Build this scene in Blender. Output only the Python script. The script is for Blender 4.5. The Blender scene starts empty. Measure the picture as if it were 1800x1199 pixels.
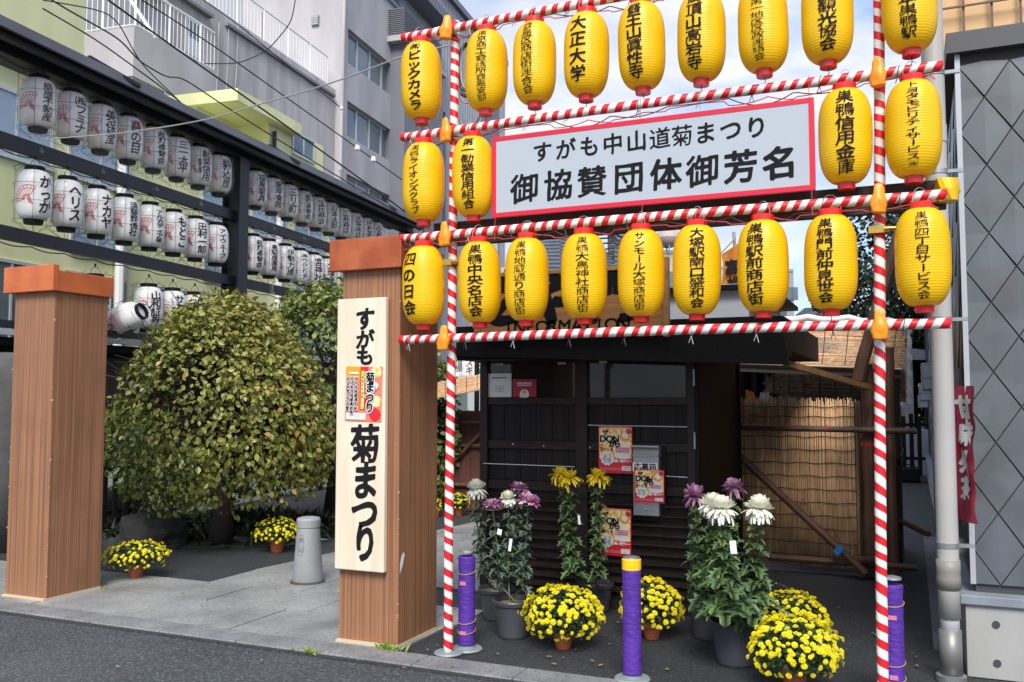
import bpy, bmesh, math, random
import numpy as np
from mathutils import Vector, Matrix, Euler, noise as mnoise
random.seed(7); rng = np.random.default_rng(7)
sc = bpy.context.scene
COL = sc.collection
PI = math.pi
# ------------------------------------------------------------------ camera
F, H = 1600.0, 1.55                 # focal length in pixels of the 1800 px photograph, eye height
PSI = math.atan(700/1600); TH = math.atan(100.5/1600)
cam = bpy.data.cameras.new('camera'); camo = bpy.data.objects.new('camera', cam); COL.objects.link(camo)
cam.sensor_width = 36; cam.lens = 36*F/1800; cam.clip_start = 0.05; cam.clip_end = 3000
CR = Vector((math.cos(PSI), math.sin(PSI), 0)); FH = Vector((-math.sin(PSI), math.cos(PSI), 0))
FW = FH*math.cos(TH)+Vector((0, 0, math.sin(TH))); UP = -FH*math.sin(TH)+Vector((0, 0, math.cos(TH)))
camo.matrix_world = Matrix(((CR.x, UP.x, -FW.x, 0), (CR.y, UP.y, -FW.y, 0), (CR.z, UP.z, -FW.z, H), (0, 0, 0, 1)))
sc.camera = camo
# ------------------------------------------------------------------ sky and sun
SUN_EL, SUN_AZ = math.radians(46), math.radians(160)    # behind the camera, to the left
w = bpy.data.worlds.new('World'); sc.world = w; w.use_nodes = True
nt = w.node_tree; nt.nodes.clear(); N = nt.nodes.new; L = nt.links.new
out = N('ShaderNodeOutputWorld'); bg = N('ShaderNodeBackground'); bg.inputs[1].default_value = 0.1
sky = N('ShaderNodeTexSky'); sky.sky_type = 'NISHITA'; sky.sun_disc = False
sky.sun_elevation = SUN_EL; sky.sun_rotation = SUN_AZ; sky.air_density = 1.2; sky.dust_density = 0.6; sky.ozone_density = 1.5
tc = N('ShaderNodeTexCoord'); mp = N('ShaderNodeMapping'); mp.inputs['Scale'].default_value = (1.5, 1.5, 3.6); mp.inputs['Location'].default_value = (0.35, 0.2, 0.1)
nz = N('ShaderNodeTexNoise'); nz.inputs['Scale'].default_value = 3.0; nz.inputs['Detail'].default_value = 9; nz.inputs['Roughness'].default_value = 0.52
rp = N('ShaderNodeValToRGB'); rp.color_ramp.elements[0].position = 0.40; rp.color_ramp.elements[1].position = 0.60
nz2 = N('ShaderNodeTexNoise'); nz2.inputs['Scale'].default_value = 4.5; nz2.inputs['Detail'].default_value = 6
cr2 = N('ShaderNodeValToRGB'); cr2.color_ramp.elements[0].position = 0.35; cr2.color_ramp.elements[1].position = 0.65
cr2.color_ramp.elements[0].color = (0.66, 0.72, 0.86, 1); cr2.color_ramp.elements[1].color = (0.97, 0.98, 1.0, 1)
vm = N('ShaderNodeVectorMath'); vm.operation = 'SCALE'; vm.inputs['Scale'].default_value = 6.6
hz = N('ShaderNodeMix'); hz.data_type = 'RGBA'; hz.inputs[0].default_value = 0.45; hz.inputs[7].default_value = (2.9, 4.4, 7.6, 1)
mx = N('ShaderNodeMix'); mx.data_type = 'RGBA'
L(tc.outputs['Generated'], mp.inputs[0]); L(mp.outputs[0], nz.inputs[0]); L(mp.outputs[0], nz2.inputs[0])
L(nz.outputs[0], rp.inputs[0]); L(nz2.outputs[0], cr2.inputs[0]); L(cr2.outputs[0], vm.inputs[0])
L(sky.outputs[0], hz.inputs[6]); L(rp.outputs[0], mx.inputs[0]); L(hz.outputs[2], mx.inputs[6]); L(vm.outputs[0], mx.inputs[7])
L(mx.outputs[2], bg.inputs[0]); L(bg.outputs[0], out.inputs[0])
sl = bpy.data.lights.new('sun', 'SUN'); sl.energy = 2.9; sl.angle = math.radians(28); sl.color = (1, 0.95, 0.88)
so = bpy.data.objects.new('sun', sl); COL.objects.link(so)
sd = Vector((math.sin(SUN_AZ)*math.cos(SUN_EL), math.cos(SUN_AZ)*math.cos(SUN_EL), math.sin(SUN_EL)))
so.rotation_euler = sd.to_track_quat('Z', 'Y').to_euler(); so.location = (0, 0, 30)
vs = sc.view_settings; vs.view_transform = 'Standard'; vs.look = 'None'; vs.gamma = 1; vs.exposure = 0.75; vs.use_curve_mapping = False
sc.cycles.max_bounces = 6; sc.cycles.transparent_max_bounces = 12

# ------------------------------------------------------------------ survey helpers: a sight line of the photograph cut by a real plane
def ray(u, v): return CR*(u-900) + UP*(599.5-v) + FW*F
def at(d, t): return Vector((d.x*t, d.y*t, H+d.z*t))
def pY(u, v, Y): d = ray(u, v); return at(d, Y/d.y)
def pX(u, v, X): d = ray(u, v); return at(d, X/d.x)
def pG(u, v, z=0.0): d = ray(u, v); return at(d, (z-H)/d.z)
def pD(u, v, D): d = ray(u, v); return at(d, D/d.dot(FH))
DL = math.radians(6.9); E1 = Vector((math.cos(DL), math.sin(DL), 0)); E2 = Vector((-math.sin(DL), math.cos(DL), 0))
def pA(u, v, a): d = ray(u, v); return at(d, a/d.dot(E1))
def pB(u, v, b): d = ray(u, v); return at(d, b/d.dot(E2))
def W(a, b, z): return E1*a + E2*b + Vector((0, 0, z))
def ab(p): return p.dot(E1), p.dot(E2), p.z

# ------------------------------------------------------------------ mesh builder
class MB:
    def __init__(s): s.v = []; s.f = []; s.t = []; s.tints = False
    def add(s, vs, fs):
        n = len(s.v); s.v += [tuple(p) for p in vs]; s.f += [tuple(i+n for i in q) for q in fs]
    def box(s, x0, x1, y0, y1, z0, z1, rot=False):
        p = [(x, y, z) for x in (x0, x1) for y in (y0, y1) for z in (z0, z1)]
        if rot: p = [W(*q) for q in p]
        s.add(p, [(0, 1, 3, 2), (4, 6, 7, 5), (0, 4, 5, 1), (2, 3, 7, 6), (0, 2, 6, 4), (1, 5, 7, 3)]); return s
    def hexa(s, q0, q1):       # two quads (front, back)
        s.add(list(q0)+list(q1), [(0, 1, 2, 3), (7, 6, 5, 4), (0, 4, 5, 1), (1, 5, 6, 2), (2, 6, 7, 3), (3, 7, 4, 0)]); return s
    def quad(s, a, b, c, d): s.add([a, b, c, d], [(0, 1, 2, 3)]); return s
    def poly(s, pts): s.add(pts, [tuple(range(len(pts)))]); return s
    def bar(s, p, q, w, h=None):  # square bar
        h = h or w; p = Vector(p); q = Vector(q); d = (q-p).normalized()
        a = d.cross(Vector((0, 0, 1)));
        if a.length < 1e-3: a = Vector((1, 0, 0))
        a.normalize(); b = a.cross(d).normalized(); a *= w/2; b *= h/2
        s.hexa([p-a-b, p+a-b, p+a+b, p-a+b], [q-a-b, q+a-b, q+a+b, q-a+b]); return s
    def tube(s, pts, r, n=6, cap=True, wob=0):
        pts = [Vector(p) for p in pts]; m = len(pts); base = len(s.v); rr = r if isinstance(r, (list, tuple)) else [r]*m
        up = Vector((0, 0, 1)); prev = None
        for i, p in enumerate(pts):
            d = (pts[min(i+1, m-1)]-pts[max(i-1, 0)]).normalized()
            if prev is None:
                a = d.cross(up)
                if a.length < 1e-2: a = d.cross(Vector((0, 1, 0)))
            else: a = prev - d*prev.dot(d)
            a.normalize(); prev = a; b = d.cross(a)
            for k in range(n):
                t = 2*PI*k/n; q = rr[i]*(1+(random.uniform(-wob, wob) if wob else 0))
                s.v.append(tuple(p+a*(q*math.cos(t))+b*(q*math.sin(t))))
        for i in range(m-1):
            for k in range(n):
                k2 = (k+1) % n; o = base+i*n
                s.f.append((o+k, o+k2, o+n+k2, o+n+k))
        if cap:
            s.f.append(tuple(base+k for k in range(n))[::-1]); s.f.append(tuple(base+(m-1)*n+k for k in range(n)))
        return s
    def lathe(s, prof, c=(0, 0, 0), n=24, fn=None, cap=True):
        base = len(s.v); c = Vector(c)
        for i, (r, z) in enumerate(prof):
            for k in range(n):
                t = 2*PI*k/n; q = r*(fn(t, z) if fn else 1); s.v.append((c.x+q*math.cos(t), c.y+q*math.sin(t), c.z+z))
        for i in range(len(prof)-1):
            for k in range(n):
                k2 = (k+1) % n; o = base+i*n; s.f.append((o+k, o+k2, o+n+k2, o+n+k))
        if cap:
            s.f.append(tuple(base+k for k in range(n))[::-1]); o = base+(len(prof)-1)*n; s.f.append(tuple(o+k for k in range(n)))
        return s
def mesh_of(name, mb, off=(0, 0, 0), smooth=False):
    me = bpy.data.meshes.new(name); o = Vector(off)
    if isinstance(mb, MB): me.from_pydata([(x-o.x, y-o.y, z-o.z) for x, y, z in mb.v], [], mb.f)
    if smooth: me.shade_smooth()
    return me
def rootloc(o):
    l = Vector((0, 0, 0))
    while o is not None: l += o.location; o = o.parent
    return l
def tag(o, label=None, cat=None, group=None, kind=None):
    if label: o['label'] = label
    if cat: o['category'] = cat
    if group: o['group'] = group
    if kind: o['kind'] = kind
    return o
def thing(name, label, cat, loc=(0, 0, 0), group=None, rz=0):
    o = bpy.data.objects.new(name, None); COL.objects.link(o); o.location = loc; o.rotation_euler = (0, 0, rz); o.empty_display_size = 0.1
    return tag(o, label, cat, group)
def part(name, mb, m, parent=None, local=False, smooth=False, bevel=0, kind=None, label=None, loc=None):
    off = (0, 0, 0) if (local or parent is None) else rootloc(parent)
    if isinstance(mb, MB):
        if loc is not None and parent is None: off = loc
        me = mesh_of(name, mb, off, smooth)
    else: me = mb
    if m is not None and not me.materials: me.materials.append(m)
    o = bpy.data.objects.new(name, me); COL.objects.link(o)
    if parent is not None: o.parent = parent
    if loc is not None: o.location = loc
    if bevel:
        md = o.modifiers.new('bevel', 'BEVEL'); md.width = bevel; md.segments = 2; md.limit_method = 'ANGLE'
    if kind: o['kind'] = kind
    if label: o['label'] = label
    return o
def struct(name, mb, m, **k): return part(name, mb, m, kind='structure', **k)
def tree_copy(o, parent=None):
    c = o.copy(); COL.objects.link(c)
    if parent is not None: c.parent = parent
    for ch in list(o.children): tree_copy(ch, c)
    return c
ORD = 'first second third fourth fifth sixth seventh eighth ninth tenth eleventh twelfth thirteenth fourteenth fifteenth sixteenth seventeenth eighteenth nineteenth twentieth'.split()

# ------------------------------------------------------------------ materials
MATS = {}
def mat(name, col, rough=0.6, col2=None, var=0.5, vs=4.0, st=(1, 1, 1), bump=0.0, bs=40.0, bst=None, metal=0.0, spec=0.5, transl=0.0, coat=0.0, det=5, lo=0.35, hi=0.65, dist=0.0, speck=None, rvar=0.0):
    if name in MATS: return MATS[name]
    m = bpy.data.materials.new(name); m.use_nodes = True; MATS[name] = m
    t = m.node_tree; n = t.nodes; l = t.links; bs_ = n['Principled BSDF']; outn = n['Material Output']
    bs_.inputs['Roughness'].default_value = rough; bs_.inputs['Metallic'].default_value = metal
    bs_.inputs['Specular IOR Level'].default_value = spec; bs_.inputs['Coat Weight'].default_value = coat; bs_.inputs['Coat Roughness'].default_value = 0.12
    bs_.inputs['Base Color'].default_value = (*col, 1)
    tcn = n.new('ShaderNodeTexCoord'); last = None
    if col2 is not None:
        mpn = n.new('ShaderNodeMapping'); mpn.inputs['Scale'].default_value = st; l.new(tcn.outputs['Object'], mpn.inputs[0])
        z = n.new('ShaderNodeTexNoise'); z.inputs['Scale'].default_value = vs; z.inputs['Detail'].default_value = det; z.inputs['Distortion'].default_value = dist
        l.new(mpn.outputs[0], z.inputs[0]); r = n.new('ShaderNodeMapRange'); r.inputs[1].default_value = lo; r.inputs[2].default_value = hi
        l.new(z.outputs[0], r.inputs[0]); mi = n.new('ShaderNodeMix'); mi.data_type = 'RGBA'; mi.inputs[6].default_value = (*col, 1); mi.inputs[7].default_value = (*col2, 1)
        l.new(r.outputs[0], mi.inputs[0]); last = mi.outputs[2]
        if rvar:
            rr = n.new('ShaderNodeMapRange'); rr.inputs[3].default_value = rough-rvar; rr.inputs[4].default_value = rough+rvar
            l.new(r.outputs[0], rr.inputs[0]); l.new(rr.outputs[0], bs_.inputs['Roughness'])
    if speck:
        sc_, amt, scol = speck
        z = n.new('ShaderNodeTexNoise'); z.inputs['Scale'].default_value = sc_; z.inputs['Detail'].default_value = 2 if sc_ > 20 else 7; l.new(tcn.outputs['Object'], z.inputs[0])
        r = n.new('ShaderNodeMapRange'); r.inputs[1].default_value = 0.5; r.inputs[2].default_value = 0.72; r.inputs[4].default_value = amt; l.new(z.outputs[0], r.inputs[0])
        mi = n.new('ShaderNodeMix'); mi.data_type = 'RGBA'; mi.inputs[7].default_value = (*scol, 1); l.new(r.outputs[0], mi.inputs[0])
        if last is not None: l.new(last, mi.inputs[6])
        else: mi.inputs[6].default_value = (*col, 1)
        last = mi.outputs[2]
    if last is not None: l.new(last, bs_.inputs['Base Color'])
    if bump:
        mpn = n.new('ShaderNodeMapping'); mpn.inputs['Scale'].default_value = bst or st; l.new(tcn.outputs['Object'], mpn.inputs[0])
        z = n.new('ShaderNodeTexNoise'); z.inputs['Scale'].default_value = bs; z.inputs['Detail'].default_value = 4; l.new(mpn.outputs[0], z.inputs[0])
        b = n.new('ShaderNodeBump'); b.inputs['Strength'].default_value = bump; b.inputs['Distance'].default_value = 0.01; l.new(z.outputs[0], b.inputs['Height']); l.new(b.outputs[0], bs_.inputs['Normal'])
    if transl:
        tr = n.new('ShaderNodeBsdfTranslucent'); ms = n.new('ShaderNodeMixShader'); ms.inputs[0].default_value = transl
        if last is not None: l.new(last, tr.inputs[0])
        else: tr.inputs[0].default_value = (*col, 1)
        l.new(bs_.outputs[0], ms.inputs[1]); l.new(tr.outputs[0], ms.inputs[2]); l.new(ms.outputs[0], outn.inputs[0])
    return m
def leafmat(name, stops, rough=0.45, transl=0.25):
    m = bpy.data.materials.new(name); m.use_nodes = True; t = m.node_tree; n = t.nodes; l = t.links; b = n['Principled BSDF']
    at_ = n.new('ShaderNodeAttribute'); at_.attribute_name = 'tint'; r = n.new('ShaderNodeValToRGB')
    e = r.color_ramp.elements
    while len(e) < len(stops): e.new(0.5)
    for i, (p, c) in enumerate(stops): e[i].position = p; e[i].color = (*c, 1)
    l.new(at_.outputs['Fac'], r.inputs[0]); l.new(r.outputs[0], b.inputs['Base Color']); b.inputs['Roughness'].default_value = rough
    tr = n.new('ShaderNodeBsdfTranslucent'); ms = n.new('ShaderNodeMixShader'); ms.inputs[0].default_value = transl
    l.new(r.outputs[0], tr.inputs[0]); l.new(b.outputs[0], ms.inputs[1]); l.new(tr.outputs[0], ms.inputs[2]); l.new(ms.outputs[0], n['Material Output'].inputs[0])
    return m
def stripemat(name, red, white, pitch, axis='Z', slope=1.0, r=0.028):
    """red and white tape wound as a spiral round a pole whose own axis is local Z"""
    m = bpy.data.materials.new(name); m.use_nodes = True; t = m.node_tree; n = t.nodes; l = t.links; b = n['Principled BSDF']
    tcn = n.new('ShaderNodeTexCoord'); s = n.new('ShaderNodeSeparateXYZ'); l.new(tcn.outputs['Object'], s.inputs[0])
    def M(op, a, b_=None, c=None):
        q = n.new('ShaderNodeMath'); q.operation = op
        for i, x in enumerate((a, b_, c)):
            if x is None: continue
            if isinstance(x, (int, float)): q.inputs[i].default_value = x
            else: l.new(x, q.inputs[i])
        return q.outputs[0]
    ang = M('ARCTAN2', s.outputs[1], s.outputs[0])
    zz = n.new('ShaderNodeTexNoise'); zz.inputs['Scale'].default_value = 2.2; zz.inputs['Detail'].default_value = 1; cz = n.new('ShaderNodeCombineXYZ'); l.new(s.outputs[2], cz.inputs[2]); l.new(cz.outputs[0], zz.inputs[0])
    ph = M('ADD', M('ADD', M('MULTIPLY', s.outputs[2], 1/pitch), M('MULTIPLY', ang, slope/(2*PI))), M('MULTIPLY', zz.outputs[0], 1.6))
    fr = M('FRACT', ph); e = M('SUBTRACT', M('ABSOLUTE', M('SUBTRACT', fr, 0.5)), 0.255); st = M('MULTIPLY', e, 60.0)
    cl = n.new('ShaderNodeClamp'); l.new(M('ADD', st, 0.5), cl.inputs[0])
    dn = n.new('ShaderNodeTexNoise'); dn.inputs['Scale'].default_value = 9; dn.inputs['Detail'].default_value = 5; l.new(tcn.outputs['Object'], dn.inputs[0])
    wr = n.new('ShaderNodeMapRange'); wr.inputs[1].default_value = 0.4; wr.inputs[2].default_value = 0.7; l.new(dn.outputs[0], wr.inputs[0])
    mw = n.new('ShaderNodeMix'); mw.data_type = 'RGBA'; mw.inputs[6].default_value = (*white, 1); mw.inputs[7].default_value = (white[0]*0.84, white[1]*0.82, white[2]*0.78, 1); l.new(wr.outputs[0], mw.inputs[0])
    mi = n.new('ShaderNodeMix'); mi.data_type = 'RGBA'; l.new(cl.outputs[0], mi.inputs[0]); l.new(mw.outputs[2], mi.inputs[6]); mi.inputs[7].default_value = (*red, 1)
    l.new(mi.outputs[2], b.inputs['Base Color']); b.inputs['Roughness'].default_value = 0.42
    bp = n.new('ShaderNodeBump'); bp.inputs['Strength'].default_value = 0.35; bp.inputs['Distance'].default_value = 0.002; l.new(M('ADD', M('FRACT', M('MULTIPLY', ph, 2.0)), dn.outputs[0]), bp.inputs['Height']); l.new(bp.outputs[0], b.inputs['Normal'])
    return m
INK = mat('black_ink', (0.010, 0.010, 0.012), 0.75, spec=0.15)
BLACK = mat('black_paint', (0.006, 0.006, 0.0065), 0.6, spec=0.2, bump=0.15, bs=60)
WIRE = mat('black_rubber_cable', (0.015, 0.015, 0.017), 0.5)
GREYWIRE = mat('grey_cable', (0.35, 0.34, 0.33), 0.5)
REDWIRE = mat('red_cord', (0.45, 0.04, 0.05), 0.5)
STEEL = mat('galvanised_steel', (0.42, 0.43, 0.44), 0.35, col2=(0.32, 0.33, 0.34), metal=0.7, vs=12)
WHITEP = mat('white_enamel', (0.78, 0.78, 0.78), 0.35)

# ------------------------------------------------------------------ lettering: glyph outlines turned into fine-grained flat meshes
_cu = bpy.data.curves.new('glyph_source', 'FONT'); _cu.size = 1; _cu.resolution_u = 3; _cu.fill_mode = 'BOTH'
_ob = bpy.data.objects.new('glyph_source', _cu)
def _outline(ch):
    _cu.body = ch; me = bpy.data.meshes.new_from_object(_ob)
    cnt = {}
    for p in me.polygons:
        for e in p.edge_keys: cnt[e] = cnt.get(e, 0)+1
    vv = np.array([v.co[:2] for v in me.vertices]) if len(me.vertices) else np.zeros((0, 2))
    E = [e for e, c in cnt.items() if c == 1]
    bpy.data.meshes.remove(me)
    return (np.array([vv[a] for a, b in E]), np.array([vv[b] for a, b in E])) if E else (np.zeros((0, 2)),)*2
_R = _outline('国'); _EMC = (_R[0].min(0)+_R[0].max(0))/2; _EMS = (_R[0].max(0)-_R[0].min(0)).max()*1.06
_GC = {}
def glyph(ch, n=34, bold=0.05, brush=0.5, rot=False):
    """flat mesh of one character in the square -0.5..0.5, thickened and roughened like brush writing"""
    key = (ch, n, bold, brush, rot)
    if key in _GC: return _GC[key]
    A, B = _outline(ch); A = (A-_EMC)/_EMS; B = (B-_EMC)/_EMS
    if len(A) == 0: _GC[key] = ([], []); return _GC[key]
    if ord(ch) < 128:   # centre latin
        c = (A.min(0)[0]+A.max(0)[0])/2; A = A-[c, 0]; B = B-[c, 0]
    if rot: A = np.stack([A[:, 1], -A[:, 0]], 1); B = np.stack([B[:, 1], -B[:, 0]], 1)
    g = np.linspace(-0.58, 0.58, n); X, Y = np.meshgrid(g, g)
    sd_ = sum(ord(c_) for c_ in ch) % 97
    PX, PY = X.copy(), Y.copy()
    if brush:   # slight rise to the right and a wavering hand
        PY = Y - brush*(0.10*X + 0.02*np.sin(5*X+sd_)); PX = X - brush*(0.02*np.sin(6*Y+sd_*1.7)+0.05*Y)
    P = np.stack([PX.ravel(), PY.ravel()], 1)
    d = B-A; L2 = (d**2).sum(1)+1e-12
    best = np.full(len(P), 9.0); ins = np.zeros(len(P), bool)
    for i in range(len(A)):
        t = np.clip(((P-A[i])@d[i])/L2[i], 0, 1); q = P-(A[i]+t[:, None]*d[i]); best = np.minimum(best, (q**2).sum(1))
        if abs(d[i][1]) > 1e-12:
            c = ((A[i][1] > P[:, 1]) != (B[i][1] > P[:, 1])) & (P[:, 0] < d[i][0]*(P[:, 1]-A[i][1])/d[i][1]+A[i][0]); ins ^= c
    s = np.sqrt(best); s = np.where(ins, s, -s).reshape(n, n)
    ink = ins.mean()
    b = bold-0.15*max(0, ink-0.17)
    s = s + b + brush*0.012*np.sin(9*X+4*Y+sd_)*1.0 + brush*0.010*np.sin(-5*X+11*Y+sd_)
    V = []; vid = {}; Fc = []
    def vert(k, x, y):
        if k not in vid: vid[k] = len(V); V.append((x, y))
        return vid[k]
    st = g[1]-g[0]
    for j in range(n-1):
        run = None
        for i in range(n-1):
            c4 = [(i, j), (i+1, j), (i+1, j+1), (i, j+1)]; sv = [s[b_, a_] for a_, b_ in c4]
            full = all(x > 0 for x in sv)
            if full and run is not None and i-run < 3: pass
            elif full:
                if run is not None: Fc.append([vert(('n', run, j), g[run], g[j]), vert(('n', i, j), g[i], g[j]), vert(('n', i, j+1), g[i], g[j+1]), vert(('n', run, j+1), g[run], g[j+1])])
                run = i
            if not full:
                if run is not None: Fc.append([vert(('n', run, j), g[run], g[j]), vert(('n', i, j), g[i], g[j]), vert(('n', i, j+1), g[i], g[j+1]), vert(('n', run, j+1), g[run], g[j+1])]); run = None
                if any(x > 0 for x in sv):
                    pl = []
                    for k in range(4):
                        a, c = c4[k], c4[(k+1) % 4]; sa, sb = sv[k], sv[(k+1) % 4]
                        if sa > 0: pl.append(vert(('n',)+a, g[a[0]], g[a[1]]))
                        if (sa > 0) != (sb > 0):
                            t = sa/(sa-sb); kk = ('e',)+min(a, c)+max(a, c)
                            pl.append(vert(kk, g[a[0]]+(g[c[0]]-g[a[0]])*t, g[a[1]]+(g[c[1]]-g[a[1]])*t))
                    if len(pl) > 2: Fc.append(pl)
        if run is not None: i = n-1; Fc.append([vert(('n', run, j), g[run], g[j]), vert(('n', i, j), g[i], g[j]), vert(('n', i, j+1), g[i], g[j+1]), vert(('n', run, j+1), g[run], g[j+1])])
    _GC[key] = (V, Fc); return _GC[key]
ROTV = 'ー〜'
def letters(items, fn, mb=None, **k):
    """items: (char, cx, cy, w, h) on a flat sheet; fn maps sheet x, y to a point"""
    mb = mb or MB()
    for ch, cx, cy, w_, h_ in items:
        if ch == ' ': continue
        V, Fc = glyph(ch, rot=k.get('vert', False) and ch in ROTV, **{a: b for a, b in k.items() if a != 'vert'})
        mb.add([fn(cx+x*w_, cy+y*h_) for x, y in V], Fc)
    return mb
def flat_fn(o, r, up, nrm=None, d=0.0):
    o = Vector(o); r = Vector(r); up = Vector(up); n_ = (Vector(nrm)*d if nrm else Vector((0, 0, 0)))
    return lambda x, y: o+r*x+up*y+n_
# ================================================================== GROUND, ROAD, KERB, PAVING
asph = mat('asphalt', (0.028, 0.032, 0.038), 0.75, col2=(0.058, 0.062, 0.070), vs=0.9, lo=0.3, hi=0.7, det=8, bump=1.0, bs=75, bst=(1, 1, 1), speck=(60, 0.75, (0.17, 0.18, 0.195)))
asph2 = mat('forecourt_asphalt', (0.014, 0.016, 0.019), 0.7, col2=(0.036, 0.038, 0.042), vs=0.8, lo=0.3, hi=0.72, det=8, bump=1.0, bs=80, speck=(65, 0.5, (0.095, 0.098, 0.105)))
gran = mat('granite_slab', (0.36, 0.37, 0.365), 0.45, col2=(0.17, 0.17, 0.165), vs=1.7, lo=0.36, hi=0.70, bump=0.10, bs=150, speck=(62, 0.95, (0.13, 0.13, 0.135)), rvar=0.12)
kst = mat('kerb_stone', (0.25, 0.25, 0.255), 0.62, col2=(0.16, 0.165, 0.17), vs=3.0, bump=0.25, bs=120, speck=(62, 0.85, (0.09, 0.09, 0.10)))
earth = mat('earth', (0.05, 0.045, 0.035), 0.95, col2=(0.03, 0.03, 0.02), vs=3, bump=0.6, bs=30)
struct('ground', MB().box(-600, 600, -300, 1500, -0.4, -0.06), earth)
struct('road', MB().box(-60, 60, -14, 4.70, -0.05, -0.012), asph)
struct('forecourt', MB().box(-60, 60, 4.66, 60, -0.055, -0.004), asph2)
kerb = thing('kerb', None, None, (-3, 4.8, 0)); kerb['kind'] = 'structure'
x = -9.1
while x < 2.4:
    part('kerb_stone', MB().box(x+0.003, x+0.637, 4.705, 4.925, -0.04, 0.006+random.uniform(-0.0015, 0.0015)), kst, kerb, bevel=0.006); x += 0.64
paving = thing('paving', None, None, (-4.5, 5.5, 0)); paving['kind'] = 'structure'
def slab(q):
    z = 0.006+random.uniform(-0.0015, 0.0015)
    part('slab', MB().hexa([(x, y, -0.03) for x, y in q], [(x, y, z) for x, y in q][::1]), gran, paving)
g_ = 0.0055
for r, (y0, y1, xl, xr) in enumerate([(4.93, 5.55, -9.0, -2.92), (5.55, 6.11, -9.0, -2.88), (6.11, 6.72, 0, -3.72), (6.72, 7.3, 0, -3.2), (7.3, 7.9, 0, -3.2), (7.9, 8.5, 0, -3.2), (8.5, 9.1, 0, -3.2), (9.1, 9.7, 0, -3.2), (9.7, 10.4, 0, -3.0)]):
    el = lambda y: -5.55+(y-6.12)*0.12
    x = -9.22 if r % 2 == 0 else -8.75
    if r == 0: x = -8.95+0.02
    while x < xr-0.02:
        a, b = x, min(x+0.94, xr); x += 0.94
        if r == 0 and a > -3.4: continue
        if r == 0 and b > -3.38: b = -2.92
        if r >= 2:
            a0, a1 = max(a, el(y0)), max(a, el(y1))
            if b <= max(a0, a1)+0.03: continue
            slab([(a0+g_, y0+g_), (b-g_, y0+g_), (b-g_, y1-g_), (a1+g_, y1-g_)]); continue
        if b-a > 0.05: slab([(a+g_, y0+g_), (b-g_, y0+g_), (b-g_, y1-g_), (a+g_, y1-g_)])
    if r < 2: pass
struct('drain_slot', MB().box(-3.72, -3.12, 6.66, 6.70, -0.03, 0.001), mat('cast_iron', (0.02, 0.02, 0.022), 0.5, metal=0.4))
strip = mat('concrete_strip', (0.17, 0.18, 0.185), 0.75, col2=(0.11, 0.115, 0.12), vs=2.5, bump=0.2, bs=80)
struct('gutter_strip', MB().box(0.09, 0.26, 6.3, 11.3, -0.03, 0.008), strip)

# ================================================================== FAR LEFT: BUILDINGS
gcon = mat('grey_render', (0.47, 0.455, 0.475), 0.85, col2=(0.37, 0.355, 0.37), vs=0.9, st=(1, 1, 0.35), bump=0.1, bs=6, det=8)
gcon2 = mat('stained_grey_render', (0.50, 0.475, 0.48), 0.85, col2=(0.30, 0.28, 0.275), vs=1.4, st=(1.5, 1.5, 0.18), det=8, lo=0.42, hi=0.75)
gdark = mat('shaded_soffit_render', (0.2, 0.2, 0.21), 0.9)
lime = mat('lime_yellow_render', (0.78, 0.78, 0.45), 0.85, col2=(0.68, 0.69, 0.38), vs=1.2, st=(1.5, 1.5, 0.25), det=8)
pane_m = mat('window_glass', (0.10, 0.13, 0.15), 0.06, spec=0.8, col2=(0.16, 0.20, 0.22), vs=0.7)
pane_b = mat('pale_window_film', (0.22, 0.32, 0.42), 0.12, spec=0.8, col2=(0.30, 0.38, 0.48), vs=0.8)
frm = mat('aluminium_frame', (0.55, 0.56, 0.57), 0.4, metal=0.3)
clad = mat('grey_cladding', (0.36, 0.37, 0.42), 0.5, col2=(0.32, 0.33, 0.375), vs=0.6)
clad_d = mat('dark_grey_cladding', (0.16, 0.165, 0.195), 0.55)
def railing(p, q, parent, h=1.0, step=0.14, r=0.02, rr=0.03, m=WHITEP):
    p, q = Vector(p), Vector(q); n = max(2, int((q-p).length/step)); up = Vector((0, 0, h))
    part('handrail', MB().tube([p+up, q+up], rr, 6).tube([p+up*0.08, q+up*0.08], r, 5), m, parent)
    mb = MB()
    for i in range(n+1):
        c = p.lerp(q, i/n); mb.tube([c+up*0.05, c+up], r*(1.8 if i % 8 == 0 else 0.55), 4)
    part('balusters', mb, m, parent, kind='stuff')
def window_A(parent, a, b0, b1, z0, z1, n=2, m=pane_m, fw=0.05, depth=0.12, name='window'):
    """window in a wall whose outer face is the plane a = const, facing +a"""
    w_ = part(name, MB().box(a-0.02, a+0.03, b0-fw, b1+fw, z1, z1+fw, True).box(a-0.02, a+0.05, b0-fw, b1+fw, z0-fw, z0, True).box(a-0.02, a+0.03, b0-fw, b0, z0, z1, True).box(a-0.02, a+0.03, b1, b1+fw, z0, z1, True), frm, parent)
    for i in range(n):
        c0 = b0+(b1-b0)*i/n; c1 = b0+(b1-b0)*(i+1)/n
        part('pane', MB().box(a-0.01, a+0.008, c0+0.02, c1-0.02, z0, z1, True), m, w_)
        if i: part('mullion', MB().box(a-0.01, a+0.025, c0-0.02, c0+0.02, z0, z1, True), frm, w_)
    return w_
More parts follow.
